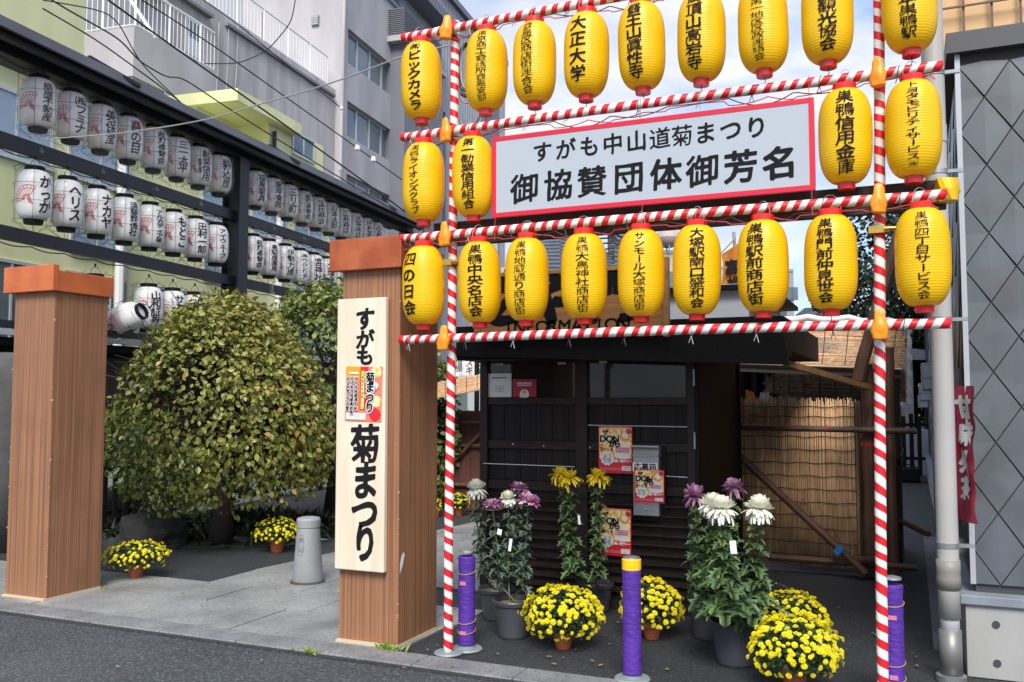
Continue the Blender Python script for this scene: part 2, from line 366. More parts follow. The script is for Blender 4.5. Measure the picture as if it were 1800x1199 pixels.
def window_B(parent, b, a0, a1, z0, z1, n=2, m=pane_m, fw=0.05):
    w_ = part('window', MB().box(a0-fw, a1+fw, b-0.03, b+0.02, z1, z1+fw, True).box(a0-fw, a1+fw, b-0.05, b+0.02, z0-fw, z0, True).box(a0-fw, a0, b-0.03, b+0.02, z0, z1, True).box(a1, a1+fw, b-0.03, b+0.02, z0, z1, True), frm, parent)
    for i in range(n):
        c0 = a0+(a1-a0)*i/n; c1 = a0+(a1-a0)*(i+1)/n
        part('pane', MB().box(c0+0.02, c1-0.02, b-0.008, b+0.01, z0, z1, True), m, w_)
        if i: part('mullion', MB().box(c0-0.02, c0+0.02, b-0.025, b+0.01, z0, z1, True), frm, w_)
    return w_

# --- tall grey building G3, corner at u=600
pc = pD(600, 300, 36); A3, B3, _ = ab(pc)
b_end = ab(pA(712, 300, A3))[1]; aL = ab(pB(437, 300, B3))[0]-0.4
G3 = thing('office_building', 'tall plain grey building with ribbon windows and small vents, left of the yellow lanterns', 'building', W((A3+aL)/2, B3, 0))
ztop = 19.5
part('wall', MB().box(aL, A3-0.3, B3, b_end, 0, ztop, True), gcon, G3)
zt = [ab(pA(604, y, A3))[2] for y in (45, 172, 305)]; pit = (zt[0]-zt[2])/2; wh = 1.45
zs = [zt[1]+pit*k for k in (1, 0, -1, -2, -3)]
bw1 = ab(pA(697, 200, A3))[1]
prev = ztop
for z in zs:
    part('spandrel', MB().box(A3-0.3, A3, B3+0.004, b_end, z, prev, True), gcon, G3); prev = z-wh
    part('wall_pier', MB().box(A3-0.3, A3-0.002, B3+0.004, B3+0.45, z-wh, z, True), gcon, G3)
    part('wall_pier', MB().box(A3-0.3, A3-0.002, bw1, b_end-0.004, z-wh, z, True), gcon, G3)
    w_ = part('window', MB().box(A3-0.26, A3-0.2, B3+0.45, bw1, z-0.07, z, True).box(A3-0.26, A3-0.2, B3+0.45, bw1, z-wh, z-wh+0.07, True), frm, G3)
    for i in range(4):
        c0 = B3+0.45+(bw1-B3-0.45)*i/4; c1 = B3+0.45+(bw1-B3-0.45)*(i+1)/4
        part('pane', MB().box(A3-0.25, A3-0.23, c0+0.05, c1-0.05, z-wh+0.07, z-0.07, True), pane_m, w_)
        part('mullion', MB().box(A3-0.25, A3-0.19, c0-0.05, c0+0.05, z-wh+0.07, z-0.07, True), frm, w_)
part('spandrel', MB().box(A3-0.3, A3, B3+0.004, b_end, 0, prev, True), gcon, G3)
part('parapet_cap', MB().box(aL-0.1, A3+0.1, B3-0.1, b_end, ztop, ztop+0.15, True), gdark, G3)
for (u, v) in ((555, 37), (553, 170)):
    a, b, z = ab(pB(u, v, B3-0.02)); v_ = part('wall_vent', MB().box(a-0.16, a+0.16, B3-0.08, B3, z-0.2, z+0.2, True), gdark, G3)
    for k in range(5): part('vent_slat', MB().box(a-0.13, a+0.13, B3-0.11, B3-0.08, z-0.17+k*0.075, z-0.13+k*0.075, True), frm, v_)
p = pB(457, 20, B3-0.1); q = pB(451, 195, B3-0.1); part('downpipe', MB().tube([p, (p.x, p.y, q.z-2)], 0.11, 8), gcon2, G3)
part('wall_conduit', MB().tube([pB(457, 147, B3-0.1), pB(543, 129, B3-0.1)], 0.05, 6), frm, G3)
part('corner_downpipe', MB().tube([pA(607, -60, A3+0.1), pA(598, 300, A3+0.1)], 0.06, 6), gcon2, G3)

# --- stepped grey block behind (top right of it: balcony rail) and dark clad tower
pc = pD(742, 60, 46); A4, B4, _ = ab(pc)
b4r = ab(pA(886, 180, A4))[1]; z4 = ab(pA(822, 40, A4))[2]
G4 = thing('clad_building', 'dark grey building with vertical metal cladding and slanted skyline behind the topmost left yellow lanterns', 'building', W(A4-4, B4+4, 0))
part('wall', MB().box(A4-14, A4, B4-9, b4r, 0, z4, True), clad, G4)
mb = MB(); b = B4-8.8
while b < b4r: mb.box(A4, A4+0.06, b, b+0.08, 0.2, z4-0.3, True); b += 0.42
part('cladding_ribs', mb, clad, G4, kind='stuff')
part('roof_edge', MB().box(A4-14.2, A4+0.25, B4-9.2, b4r+0.2, z4, z4+0.35, True), clad_d, G4)
za = ab(pA(740, 190, A4))[2]
part('downpipe', MB().tube([pA(775, 195, A4+0.2), pA(781, 200, A4+0.2), pA(781, 420, A4+0.2)], 0.1, 6), clad_d, G4)
for u, v in ((876, 225),):
    a, b, z = ab(pA(u, v, A4)); part('dark_panel', MB().box(A4+0.01, A4+0.08, b-3.4, b-0.1, 3, z+1.4, True), clad_d, G4)
# mid block with slatted balcony between the two
pc = pD(716, 70, 40); A5, B5, _ = ab(pc)
G5 = thing('balcony_block', 'grey slatted balcony block tucked between the office building and the clad building', 'building', W(A5, B5, 0))
z5 = ab(pD(680, 72, 40))[2]
part('wall', MB().box(A5-6, A5-0.2, B5+0.2, B5+5, 0, z5, True), clad_d, G5)
part('balcony_floor', MB().box(A5-6, A5, B5-0.2, B5+5, z5, z5+0.25, True), gcon, G5)
mb = MB()
for k in range(14): mb.box(A5-5.8, A5-0.1, B5-0.1, B5+4.5, z5+0.3+k*0.09, z5+0.345+k*0.09, True)
part('balcony_slats', mb, clad_d, G5, kind='stuff')
part('upper_wall', MB().box(A5-8, A5-1.4, B5+2.4, B5+7, z5+1.2, z5+7, True), clad, G5)
part('canopy', MB().box(A5-8, A5-0.4, B5+1.2, B5+7, z5+3.4, z5+3.9, True), clad_d, G5)
railing(pA(607, 6, A3-0.4)+Vector((0, 0, 0)), pA(690, 68, A3-0.4), G3, h=1.1, step=0.5)

# --- nearer grey building with terrace rails (left)
pc = pD(235, 60, 22); A1, B1, Z1 = ab(pc); Z1 = ab(pA(235, 46, A1))[2]
G1 = thing('terrace_building', 'weathered grey concrete building with white railed terraces, above the long dark lantern roof', 'building', W(A1, B1, 0))
b1e = ab(pA(378, 150, A1))[1]
a1l = ab(pB(100, 60, B1))[0]
part('wall', MB().box(a1l, A1, B1+1.2, b1e, 0, Z1-0.05, True), gcon, G1)
part('parapet', MB().box(a1l, A1+0.01, B1, b1e+0.003, Z1-1.25, Z1, True), gcon, G1)
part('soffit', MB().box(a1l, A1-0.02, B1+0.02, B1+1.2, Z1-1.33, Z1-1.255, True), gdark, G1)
window_B(G1, B1+1.19, ab(pB(160, 90, B1+1.2))[0], ab(pB(212, 90, B1+1.2))[0], ab(pB(190, 125, B1+1.2))[2], ab(pB(190, 92, B1+1.2))[2])
railing(W(a1l, B1+0.1, Z1), W(A1-0.05, B1+0.1, Z1), G1, h=1.15, step=0.16)
railing(W(A1-0.05, B1+0.1, Z1), W(A1-0.05, b1e, Z1), G1, h=1.15, step=0.16)
# stair flight
mb = MB()
for k in range(9): mb.box(A1-1.9-k*0.27, A1-1.6-k*0.27, B1+2.3, B1+3.3, Z1+2.2-k*0.2, Z1+2.4-k*0.2, True)
part('stair_flight', mb, gcon2, G1)
part('stringer', MB().bar(W(A1-1.5, B1+2.25, Z1+2.4), W(A1-4.6, B1+2.25, Z1+0.0), 0.08, 0.3), WHITEP, G1)
railing(W(A1-1.5, B1+2.2, Z1+2.6), W(A1-4.6, B1+2.2, Z1+0.3), G1, h=1.0, step=0.2)
part('stair_brace', MB().bar(W(A1-2.4, B1+1.0, Z1+3.2), W(A1-0.3, B1+1.2, Z1+0.2), 0.07), WHITEP, G1)
# G2 behind
pc = pD(366, 60, 28); A2, B2, _ = ab(pc); Z2 = ab(pD(366, 6, 28))[2]
a2l = A2-9
G2 = thing('grey_block', 'streaked grey block with a door onto a terrace, beside the tall office building', 'building', W(A2, B2, 0))
part('wall', MB().box(a2l, A2, B2-6.5, B3+1, 0, Z2, True), gcon2, G2)
b0 = ab(pA(325, 60, A2))[1]; b1 = ab(pA(353, 60, A2))[1]; zz0 = ab(pA(340, 100, A2))[2]; zz1 = ab(pA(340, 36, A2))[2]
d_ = part('door', MB().box(A2, A2+0.04, b0, b1, zz0, zz1, True), frm, G2); part('door_glass', MB().box(A2+0.04, A2+0.06, b0+0.1, b1-0.1, (zz0+zz1)/2, zz1-0.1, True), pane_m, d_)
part('drip_ledge', MB().box(A2, A2+0.12, ab(pA(395, 60, A2))[1], B3-0.2, ab(pA(395, 45, A2))[2], ab(pA(395, 45, A2))[2]+0.1, True), gdark, G2)
railing(W(A2-0.1, B2-6.4, Z2), W(A2-0.1, B3-0.5, Z2), G2, h=1.2, step=0.2)
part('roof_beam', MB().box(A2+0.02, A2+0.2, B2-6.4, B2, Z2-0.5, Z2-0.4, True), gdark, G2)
for u in (385, 402, 418):
    part('wall_cable', MB().tube([pA(u, 40, A2+0.05)+Vector((0, 0, 0)), pA(u-2, 120, A2+0.05), pA(u-7, 190, A2+0.05)], 0.02, 4), gcon, G2)

# --- lime building behind the rack
AY = -11.0
LY = thing('lime_building', 'lime yellow building with pale blue windows behind the racks of white lanterns', 'building', W(AY, 12, 0))
part('wall', MB().box(AY-5, AY, 6, 21, 0, 6.6, True), lime, LY)
bx = ab(pA(149, 60, AY))[1]; part('stair_tower', MB().box(AY-4, AY-0.004, 5.5, bx, 6.6, 12, True), lime, LY)
b0, b1 = ab(pA(398, 230, AY))[1], ab(pA(568, 300, AY))[1]; zt_ = ab(pA(470, 196, AY))[2]
part('upper_storey', MB().box(AY-4, AY-0.004, b0+1.6, b1, 6.6, zt_-0.1, True), lime, LY)
part('canopy', MB().box(AY-4, AY+0.25, b0, b0+2.6, zt_-0.25, zt_, True), lime, LY)
part('recess_wall', MB().box(AY-4, AY-0.8, b0+0.1, b0+1.6, 6.6, zt_-0.25, True), lime, LY)
part('downpipe', MB().tube([W(AY+0.06, b0+1.75, zt_-0.4), W(AY+0.06, b0+1.75, zt_-0.9), W(AY+0.06, b0+1.55, zt_-1.1), W(AY+0.06, b0+1.55, 6)], 0.05, 6), WIRE, LY)
w0 = ab(pA(515, 250, AY)); w1 = ab(pA(550, 270, AY)); window_A(LY, AY+0.0, w0[1], w1[1], ab(pA(530, 275, AY))[2], ab(pA(530, 240, AY))[2])
part('gutter', MB().box(AY-0.02, AY+0.16, 6, 21.1, 6.55, 6.66, True), STEEL, LY)
for k in range(8):
    b = 8.3+k*1.75
    if k != 3: window_A(LY, AY, b, b+1.35, 5.15, 6.1, 2, pane_b)
    window_A(LY, AY, b, b+1.35, 2.4, 3.55, 2, pane_m)
    if k % 2 == 0: window_A(LY, AY, b+0.1, b+1.2, 3.95, 4.6, 2, pane_b)
for b in (12.9, 18.0): part('downpipe', MB().tube([W(AY+0.1, b, 0), W(AY+0.1, b, 6.6)], 0.08, 8), WHITEP, LY)

# ================================================================== LANTERN RACK
AR = -7.94; BP = 11.86
rk = mat('dark_steel_paint', (0.010, 0.012, 0.020), 0.5, col2=(0.016, 0.018, 0.028), vs=3)
rkl = mat('grey_metal_flashing', (0.16, 0.165, 0.19), 0.45, col2=(0.12, 0.125, 0.15), vs=2)
RK = thing('lantern_rack', 'long dark steel rack with a lean-to roof carrying rows of white lanterns', 'rack', W(AR, BP, 0))
part('roof_panel', MB().box(AR-0.55, AR+0.42, 6.0, 18.6, 5.33, 5.37, True), rk, RK)
part('fascia', MB().box(AR+0.42, AR+0.46, 6.0, 18.62, 5.29, 5.392, True), rkl, RK)
part('ridge_flashing', MB().box(AR+0.1, AR+0.45, 6.0, 18.62, 5.371, 5.40, True), rkl, RK)
for b in (9.1, 12.9, 16.7):
    part('flashing_joint', MB().bar(W(AR+0.475, b, 5.34), W(AR+0.38, b-0.75, 5.44), 0.04, 0.04), rk, RK)
part('top_beam', MB().box(AR-0.12, AR+0.1, 6.0, 18.5, 5.19, 5.33, True), rk, RK)
part('eave_beam', MB().box(AR+0.28, AR+0.36, 6.0, 18.5, 5.23, 5.33, True), rk, RK)
part('rail', MB().box(AR-0.05, AR+0.05, 6.0, 18.5, 4.22, 4.37, True), rk, RK)
part('rail', MB().box(AR-0.05, AR+0.05, 6.0, 18.5, 3.24, 3.38, True), rk, RK)
part('rail', MB().box(AR-0.03, AR+0.03, 6.0, 18.5, 2.30, 2.38, True), rk, RK)
for b in (5.9, BP, 18.4):
    p_ = part('post', MB().box(AR-0.13, AR+0.13, b-0.03, b+0.03, 0, 5.19, True), rk, RK)
    part('post_flange', MB().box(AR+0.13, AR+0.15, b-0.12, b+0.12, 0, 5.188, True).box(AR-0.15, AR-0.13, b-0.12, b+0.12, 0, 5.188, True), rk, p_)
for z in (4.2, 3.22, 5.17):
    pts = [W(AR+0.08, 6+0.12*i, z-0.02-0.03*abs(math.sin(i*0.79))) for i in range(105)]
    part('power_cable', MB().tube(pts, 0.007, 4), WIRE, RK)
# white lanterns: 0.62 m tall, 0.39 m wide
def profile(hh, R, Rr, ribs, amp, p=3.6, q=0.6, sub=2):
    out_ = []
    n = ribs*sub
    for i in range(n+1):
        t = -1+2*i/n; r = Rr+(R-Rr)*(1-abs(t)**p)**q
        out_.append((r+(amp*(abs(math.sin(PI*ribs*(t+1)/2))-0.5) if 0 < i < n else 0), t*hh))
    return out_
def prof_r(z, hh, R, Rr, p=3.6, q=0.6):
    t = max(-1, min(1, z/hh)); return Rr+(R-Rr)*(1-abs(t)**p)**q
paper = mat('white_lantern_paper', (0.94, 0.93, 0.92), 0.5, col2=(0.90, 0.86, 0.83), vs=3, lo=0.4, hi=0.7, transl=0.12, coat=0.3)
paper_b = mat('bagged_lantern_paper', (0.95, 0.86, 0.80), 0.35, col2=(0.95, 0.93, 0.91), vs=6, st=(1, 1, 0.6), bump=0.4, bs=14, transl=0.12, coat=0.5)
redink = mat('red_ink', (0.62, 0.08, 0.08), 0.5)
fadeink = mat('worn_black_ink', (0.02, 0.02, 0.022), 0.5)
bagm = bpy.data.materials.new('clear_plastic_bag'); bagm.use_nodes = True
_t = bagm.node_tree; _b = _t.nodes['Principled BSDF']; _tr = _t.nodes.new('ShaderNodeBsdfTransparent'); _ms = _t.nodes.new('ShaderNodeMixShader'); _ms.inputs[0].default_value = 0.08
_b.inputs['Base Color'].default_value = (0.8, 0.8, 0.85, 1); _b.inputs['Roughness'].default_value = 0.18
_t.links.new(_tr.outputs[0], _ms.inputs[1]); _t.links.new(_b.outputs[0], _ms.inputs[2]); _t.links.new(_ms.outputs[0], _t.nodes['Material Output'].inputs[0])
WH, WR, WRR = 0.275, 0.186, 0.10
def wprof(ribs=22): return profile(WH, WR, WRR, ribs, 0.003)
white_body = mesh_of('paper_body', MB().lathe(wprof(), n=28), smooth=True); white_body.materials.append(paper)
bag_body = mesh_of('paper_body', MB().lathe(wprof(), n=28), smooth=True); bag_body.materials.append(paper_b)
ring_t = mesh_of('top_ring', MB().lathe([(WRR-0.01, WH-0.01), (WRR+0.004, WH), (WRR+0.004, WH+0.045), (WRR-0.008, WH+0.045), (WRR-0.008, WH)], n=20, cap=False)); ring_t.materials.append(BLACK)
ring_b = mesh_of('bottom_ring', MB().lathe([(WRR-0.03, -WH-0.04), (WRR-0.002, -WH-0.04), (WRR+0.004, -WH), (WRR-0.01, -WH+0.01)], n=20)); ring_b.materials.append(BLACK)
def curved(hh, R, Rr, eps):
    def fn0(x, z, phi0): r = prof_r(z, hh, R, Rr)+eps; a = phi0+x/R; return (r*math.cos(a), r*math.sin(a), z)
    return fn0
_wf = curved(WH, WR, WRR, 0.004)
def fan_mesh():
    mb = MB()
    def seg(x0, y0, x1, y1, w_=0.0042):
        d = math.hypot(x1-x0, y1-y0); nx, ny = -(y1-y0)/d*w_/2, (x1-x0)/d*w_/2; n_ = max(1, int(d/0.03))
        for i in range(n_):
            a, b = i/n_, (i+1)/n_; f = lambda t, s: _wf(x0+(x1-x0)*t+s*nx, y0+(y1-y0)*t+s*ny, 0)
            mb.quad(f(a, -1), f(b, -1), f(b, 1), f(a, 1))
    cx, cy = 0.045, -0.075
    N_ = 9; A0, A1_ = math.radians(62), math.radians(190)
    for i in range(N_):
        a = A0+(A1_-A0)*i/(N_-1); seg(cx+0.03*math.cos(a), cy+0.03*math.sin(a), cx+0.155*math.cos(a), cy+0.155*math.sin(a), 0.005)
    for R_ in (0.155, 0.12, 0.05):
        for i in range(14):
            a, b = A0+(A1_-A0)*i/14, A0+(A1_-A0)*(i+1)/14
            seg(cx+R_*math.cos(a), cy+R_*math.sin(a), cx+R_*math.cos(b), cy+R_*math.sin(b), 0.006)
    for k in range(5): seg(cx-0.01+k*0.008, cy+0.03, cx+0.012+k*0.010, cy-0.035-0.006*k, 0.005)
    me = mesh_of('fan_emblem', mb); me.materials.append(redink); return me
fan_me = fan_mesh()
def cage_mesh():
    mb = MB(); R_ = WR+0.03
    for k in range(6):
        a = k*PI/3+0.3; mb.tube([(R_*math.cos(a)*0.55, R_*math.sin(a)*0.55, WH+0.07), (R_*math.cos(a), R_*math.sin(a), WH+0.02), (R_*math.cos(a), R_*math.sin(a), -WH-0.02), (R_*math.cos(a)*0.3, R_*math.sin(a)*0.3, -WH-0.12)], 0.0022, 4, cap=False)
    for z in (WH+0.02, WH*0.4, -WH*0.3, -WH-0.02): mb.tube([(R_*math.cos(a), R_*math.sin(a), z) for a in np.linspace(0, 2*PI, 17)], 0.0022, 4, cap=False)
    mb.tube([(0, 0, WH+0.17), (0, 0, WH+0.13)], 0.012, 6); mb.tube([(0.09, 0, WH+0.03), (0.05, 0, WH+0.11), (0, 0, WH+0.14), (-0.05, 0, WH+0.11), (-0.09, 0, WH+0.03)], 0.004, 4)
    me = mesh_of('wire_cage', mb); me.materials.append(WIRE); return me
cage_me = cage_mesh()
def bag_mesh(seed, low=True):
    mb = MB(); o = Vector((seed*3.1, 0, 0))
    prof = [(WR+0.012, 0.25), (WR+0.022, 0.1), (WR+0.03, -0.1), (WR+0.02, -0.22), (WRR+0.03, -0.30)] + ([(0.045, -0.38), (0.03, -0.46), (0.07, -0.56)] if low else [(0.06, -0.33)])
    def rn(t, z): return 1+0.16*(mnoise.noise(Vector((math.cos(t)*2.2, math.sin(t)*2.2, z*7))+o)) + (0.35*math.sin(5*t+seed) if z < -0.36 else 0)
    mb.lathe(prof, n=30, fn=rn, cap=False); me = mesh_of('plastic_bag', mb, smooth=False); me.materials.append(bagm); return me
bags = [bag_mesh(i, i % 2 == 0) for i in range(4)]
def white_lantern(b, zc, text, label, group, bag=None, small=None, spot=None, rz=None, tilt=None, faded=False, a=None, cage=True):
    loc = W(AR if a is None else a, b, zc)
    t = thing('paper_lantern', label, 'lantern', loc, group, rz=(rz if rz is not None else random.uniform(-0.12, 0.12)))
    if tilt: t.rotation_euler = tilt
    part('paper_body', bag_body if bag is not None else white_body, None, t, loc=(0, 0, 0)); part('top_ring', ring_t, None, t); part('bottom_ring', ring_b, None, t)
    phi_c = math.atan2(-loc.y, -loc.x) if a is None else -PI/2   # rough bearing of the street side
    e = part('fan_emblem', fan_me, None, t); e.rotation_euler = (0, 0, phi_c-0.62)
    n = len(text)
    if n:
        hh = 0.43/n if n > 3 else 0.14; w_ = min(0.125, 0.155) if n <= 4 else 0.10
        tot = hh*n; items = [(c, 0, tot/2-hh*(i+0.5)-0.005, w_*1.15, hh*1.02) for i, c in enumerate(text)]
        mb = letters(items, lambda x, y: _wf(x, y, phi_c+0.62), n=26, bold=0.028, brush=0.6, vert=True)
        if small: letters([(c, -0.10, 0.0-0.05*(i-1), 0.05, 0.05) for i, c in enumerate(small)], lambda x, y: _wf(x, y, phi_c+0.62), mb, n=16, bold=0.03, brush=0.3)
        part('lettering', mb, fadeink, t, local=True)
    if spot:
        mb = MB(); f = lambda r, a_: _wf(r*math.cos(a_), 0.16+r*math.sin(a_), phi_c+0.62)
        for i in range(16):
            a0, a1 = i*PI/8, (i+1)*PI/8; mb.quad(f(0.022, a0), f(0.05, a0), f(0.05, a1), f(0.022, a1))
        part('round_mark', mb, redink, t, local=True)
    if cage: part('wire_cage', cage_me, None, t)
    if bag is not None: part('plastic_bag', bags[bag % 4], None, t).rotation_euler = (0, 0, bag*1.3)
    return t
row1 = ['扇屋不動産', '㈱フミナ', '美保堂', '酉の目', '献灯奉賛会', '三一太平', '勧業信用', '駒込屋', None, '福島家具', '慶年會館', '三リ町', '献灯奉賛会', '宝田商会', '日本太郎', '三和商店', '大塚米店', '中村茶舗', '小松屋']
for k, tx in enumerate(row1):
    b = 8.04+0.482*k
    if tx is None: continue
    white_lantern(b, 4.83, tx, f"plastic-wrapped cream paper lantern with red fan, {ORD[k if k < 8 else k-1]} from left in the rack's top row", 'bagged lanterns in the top row of the rack', bag=k, spot=(k == 3), small='館林支店' if k == 6 else None)
row2 = ['かっか', 'ヘリス', 'ナカヤ', '須藤葬儀社', 'アルカディア篠', 'もとこ', '田村一郎', 'アイウェーブ', None, '献灯奉賛会', '高級屋薬局', '伊勢力屋', '㈱ヘルシリア', '宮神社', '大塚屋']
for k, tx in enumerate(row2):
    if tx is None: continue
    b = 8.02+0.479*k
    white_lantern(b, 3.79, tx, f"white paper lantern with red fan emblem, {ORD[k if k < 8 else k-1]} from left in the rack's middle row", 'white lanterns in the middle row of the rack', bag=None)
row3 = [(8.98, 'かね太'), (9.95, '山和証券'), (10.43, 'サンまる'), (10.91, '田中屋'), (11.4, '米八')]
for k, (b, tx) in enumerate(row3):
    white_lantern(b, 2.72, tx, f"white paper lantern above the round tree, {ORD[k]} from left in rack's lowest row", 'white lanterns in the lowest row of the rack')
white_lantern(9.46, 2.52, 'あり', 'white paper lantern knocked onto its side between upright ones in the lowest row', None, rz=0.3, tilt=(0.1, math.radians(68), 0.3))
# plastic scraps hanging from the rack
for k, b in enumerate((12.0, 12.8, 13.4, 13.9)):
    mb = MB().lathe([(0.05, 0), (0.03, -0.12), (0.09, -0.22), (0.04, -0.38), (0.06, -0.5)], c=W(AR+0.05, b, 3.40), n=14, fn=lambda t, z: 1+0.5*math.sin(3*t+z*20+k), cap=False)
    tag(part('plastic_scrap', mb, bagm, None, loc=W(AR+0.05, b, 3.40)), f'torn clear plastic bag hanging under a white lantern, {ORD[k]} of four from the left', 'plastic bag', 'torn bags under the middle row')

# ================================================================== behind the garden: wooden wall, dark fence, low walls
oldwood = mat('old_brown_boards', (0.10, 0.045, 0.028), 0.8, col2=(0.055, 0.05, 0.05), vs=2.0, st=(4, 4, 0.5), lo=0.4, hi=0.65)
WA = thing('board_wall', 'dark brown vertical board wall with black eave strip, left of the round tree', 'wall', W(-8.6, 10, 0))
part('backing', MB().box(-8.75, -8.66, 6.5, 16.5, 0, 2.15, True), BLACK, WA)
b = 6.5; first = True
while b < 16.4:
    part('plank', MB().box(-8.66, -8.63-random.uniform(0, 0.008), b+0.006, b+0.294, 0.05, 2.08, True), oldwood, WA); b += 0.3
part('eave', MB().box(-8.8, -8.4, 6.4, 16.6, 2.15, 2.24, True), BLACK, WA)
part('gutter', MB().box(-8.42, -8.34, 6.4, 16.6, 2.26, 2.33, True), WHITEP, WA)
FE = thing('picket_fence', 'low black picket fence behind the trunk of the round tree', 'fence', W(-7.5, 11, 0))
struct('low_white_wall', MB().box(-7.88, -7.74, 7.5, 17.5, 0, 0.72, True), mat('whitish_render', (0.78, 0.80, 0.82), 0.8))
for k in range(44): part('picket', MB().box(-7.52, -7.49, 8.2+k*0.17, 8.26+k*0.17, 0.12, 0.80, True), BLACK, FE)
for z in (0.2, 0.7): part('fence_rail', MB().box(-7.55, -7.52, 8.0, 15.8, z, z+0.05, True), BLACK, FE)
# ================================================================== PILLARS
veneer = mat('striped_wood_veneer', (0.35, 0.165, 0.082), 0.5, col2=(0.20, 0.09, 0.045), vs=1.0, st=(75, 75, 0.5), lo=0.38, hi=0.62, det=3, bump=0.08, bs=1.0, speck=(2.6, 0.55, (0.17, 0.085, 0.05)))
copper = mat('copper_sheet', (0.60, 0.155, 0.055), 0.36, col2=(0.42, 0.10, 0.04), vs=5, metal=0.55, bump=0.3, bs=3, rvar=0.12, lo=0.4, hi=0.6)
copper2 = mat('lit_copper_sheet', (0.72, 0.19, 0.06), 0.42, col2=(0.52, 0.13, 0.045), vs=4, metal=0.35, bump=0.25, bs=3, rvar=0.1)  # brighter copy of the copper: light on the left cap put into its colour
pale = mat('pale_cypress_board', (0.74, 0.66, 0.52), 0.55, col2=(0.66, 0.56, 0.41), vs=1.1, st=(14, 14, 0.8), dist=1.2, det=3)
chip = mat('chipped_veneer', (0.55, 0.44, 0.30), 0.8)
def pillar(x0, x1, y0, y1, z, label, cm):
    t = thing('gate_pillar', label, 'pillar', ((x0+x1)/2, y0, 0))
    part('shaft', MB().box(x0, x1, y0, y1, 0.02, z-0.19), veneer, t, bevel=0.004)
    part('base_plate', MB().box(x0-0.004, x1+0.004, y0-0.03, y1, 0.004, 0.02), chip, t)
    part('copper_cap', MB().box(x0-0.03, x1+0.03, y0, y1+0.03, z-0.20, z-0.035), cm, t, bevel=0.004)
    part('cap_front', MB().box(x0-0.07, x1+0.035, y0-0.055, y0-0.002, z-0.20, z+0.005), cm, t, bevel=0.004)
    mb = MB()
    for k in range(16):
        zz = random.uniform(0.05, z-0.4)**1.0*(0.5 if k < 8 else 1); xx = x1 if k % 2 else x0; s = random.uniform(0.004, 0.012)
        mb.box(xx-s*0.5, xx+0.0015*(1 if k % 2 else -1), y0-0.0015, y0+s*0.6, zz, zz+s*1.3)
    part('chipped_edge', mb, chip, t, kind='stuff')
    return t
P2 = pillar(-3.39, -2.955, 4.985, 5.49, 2.575, 'striped brown wooden gate pillar with copper cap, carrying the pale lettered board', copper)
part('torn_scrape', MB().poly([(-2.953, 5.0, 0.45), (-2.953, 5.035, 0.50), (-2.953, 5.06, 0.56), (-2.953, 5.05, 0.585), (-2.953, 5.02, 0.565), (-2.953, 5.003, 0.52)]), WHITEP, P2)
P1 = pillar(-6.55, -6.1, 5.05, 5.56, 2.585, 'striped brown gate pillar with bright orange copper cap at the far left edge', copper2)
BD = thing('name_board', 'pale wooden board with large black vertical characters on the right pillar', 'sign', (-3.21, 4.93, 0.46))
part('board', MB().box(-3.395, -3.03, 4.935, 4.975, 0.465, 2.19), pale, BD, bevel=0.006)
part('fixing_block', MB().box(-3.33, -3.10, 4.976, 4.984, 0.6, 2.0), chip, BD)
its = []
for ch, v0, v1, wpx in [('す', 543, 580, 36), ('が', 582, 612, 34), ('も', 612, 642, 34), ('菊', 750, 812, 56), ('ま', 815, 876, 50), ('つ', 876, 930, 52), ('り', 926, 986, 46)]:
    c = pY(641, (v0+v1)/2, 4.93); s = 0.0038; its.append((ch, c.x, c.z, wpx*s, (v1-v0)*s))
for it in its: part('character', letters([it], lambda x, y: (x, 4.9325, y), n=56, bold=0.045, brush=0.55), INK, BD)

# ================================================================== YELLOW LANTERN FRAME
FY = 4.98
RED, WHT = (0.62, 0.012, 0.02), (0.78, 0.78, 0.76)
st_h = stripemat('red_white_tape_rail', RED, WHT, 0.076, slope=1.0)
st_v = stripemat('red_white_tape_post', RED, WHT, 0.086, slope=1.0)
orange = mat('orange_plastic', (0.85, 0.33, 0.015), 0.4, col2=(0.75, 0.27, 0.01), vs=6, bump=0.3, bs=12)
FR = thing('lantern_scaffold', 'tall frame of poles wrapped in red and white striped tape carrying the yellow lanterns', 'frame', (-1.3, FY, 0))
def pole(name, p, q, r, m, parent, n=16):
    p, q = Vector(p), Vector(q); d = q-p; Ln = d.length; mb = MB(); k = int(Ln/0.05)
    mb.lathe([(r*(1+0.025*math.sin(i*1.7)+random.uniform(-0.035, 0.035)), Ln*i/k) for i in range(k+1)], n=n, fn=lambda t_, z_: 1+0.03*mnoise.noise(Vector((math.cos(t_)*2, math.sin(t_)*2, z_*14))))
    mb.v = [(x_+0.006*math.sin(z_*2.3+Ln), y_+0.006*math.sin(z_*1.4), z_) for x_, y_, z_ in mb.v]
    me = mesh_of(name, mb, smooth=True); me.materials.append(m); o = bpy.data.objects.new(name, me); COL.objects.link(o)
    o.parent = parent; o.location = p-rootloc(parent); o.rotation_euler = d.to_track_quat('Z', 'Y').to_euler(); return o
XL0, XL1 = -2.612, -2.585; XR0, XR1 = -0.165, -0.095
pole('upright', (XL0, FY+0.03, 0.0), (XL0+(XL1-XL0)*3.93/4.45, FY+0.03, 3.93), 0.0275, st_v, FR)
pole('upright', (XR0, FY+0.03, 0.0), (XR1, FY+0.03, 4.45), 0.0275, st_v, FR)
BZ = [3.862, 3.212, 2.56, 1.918]
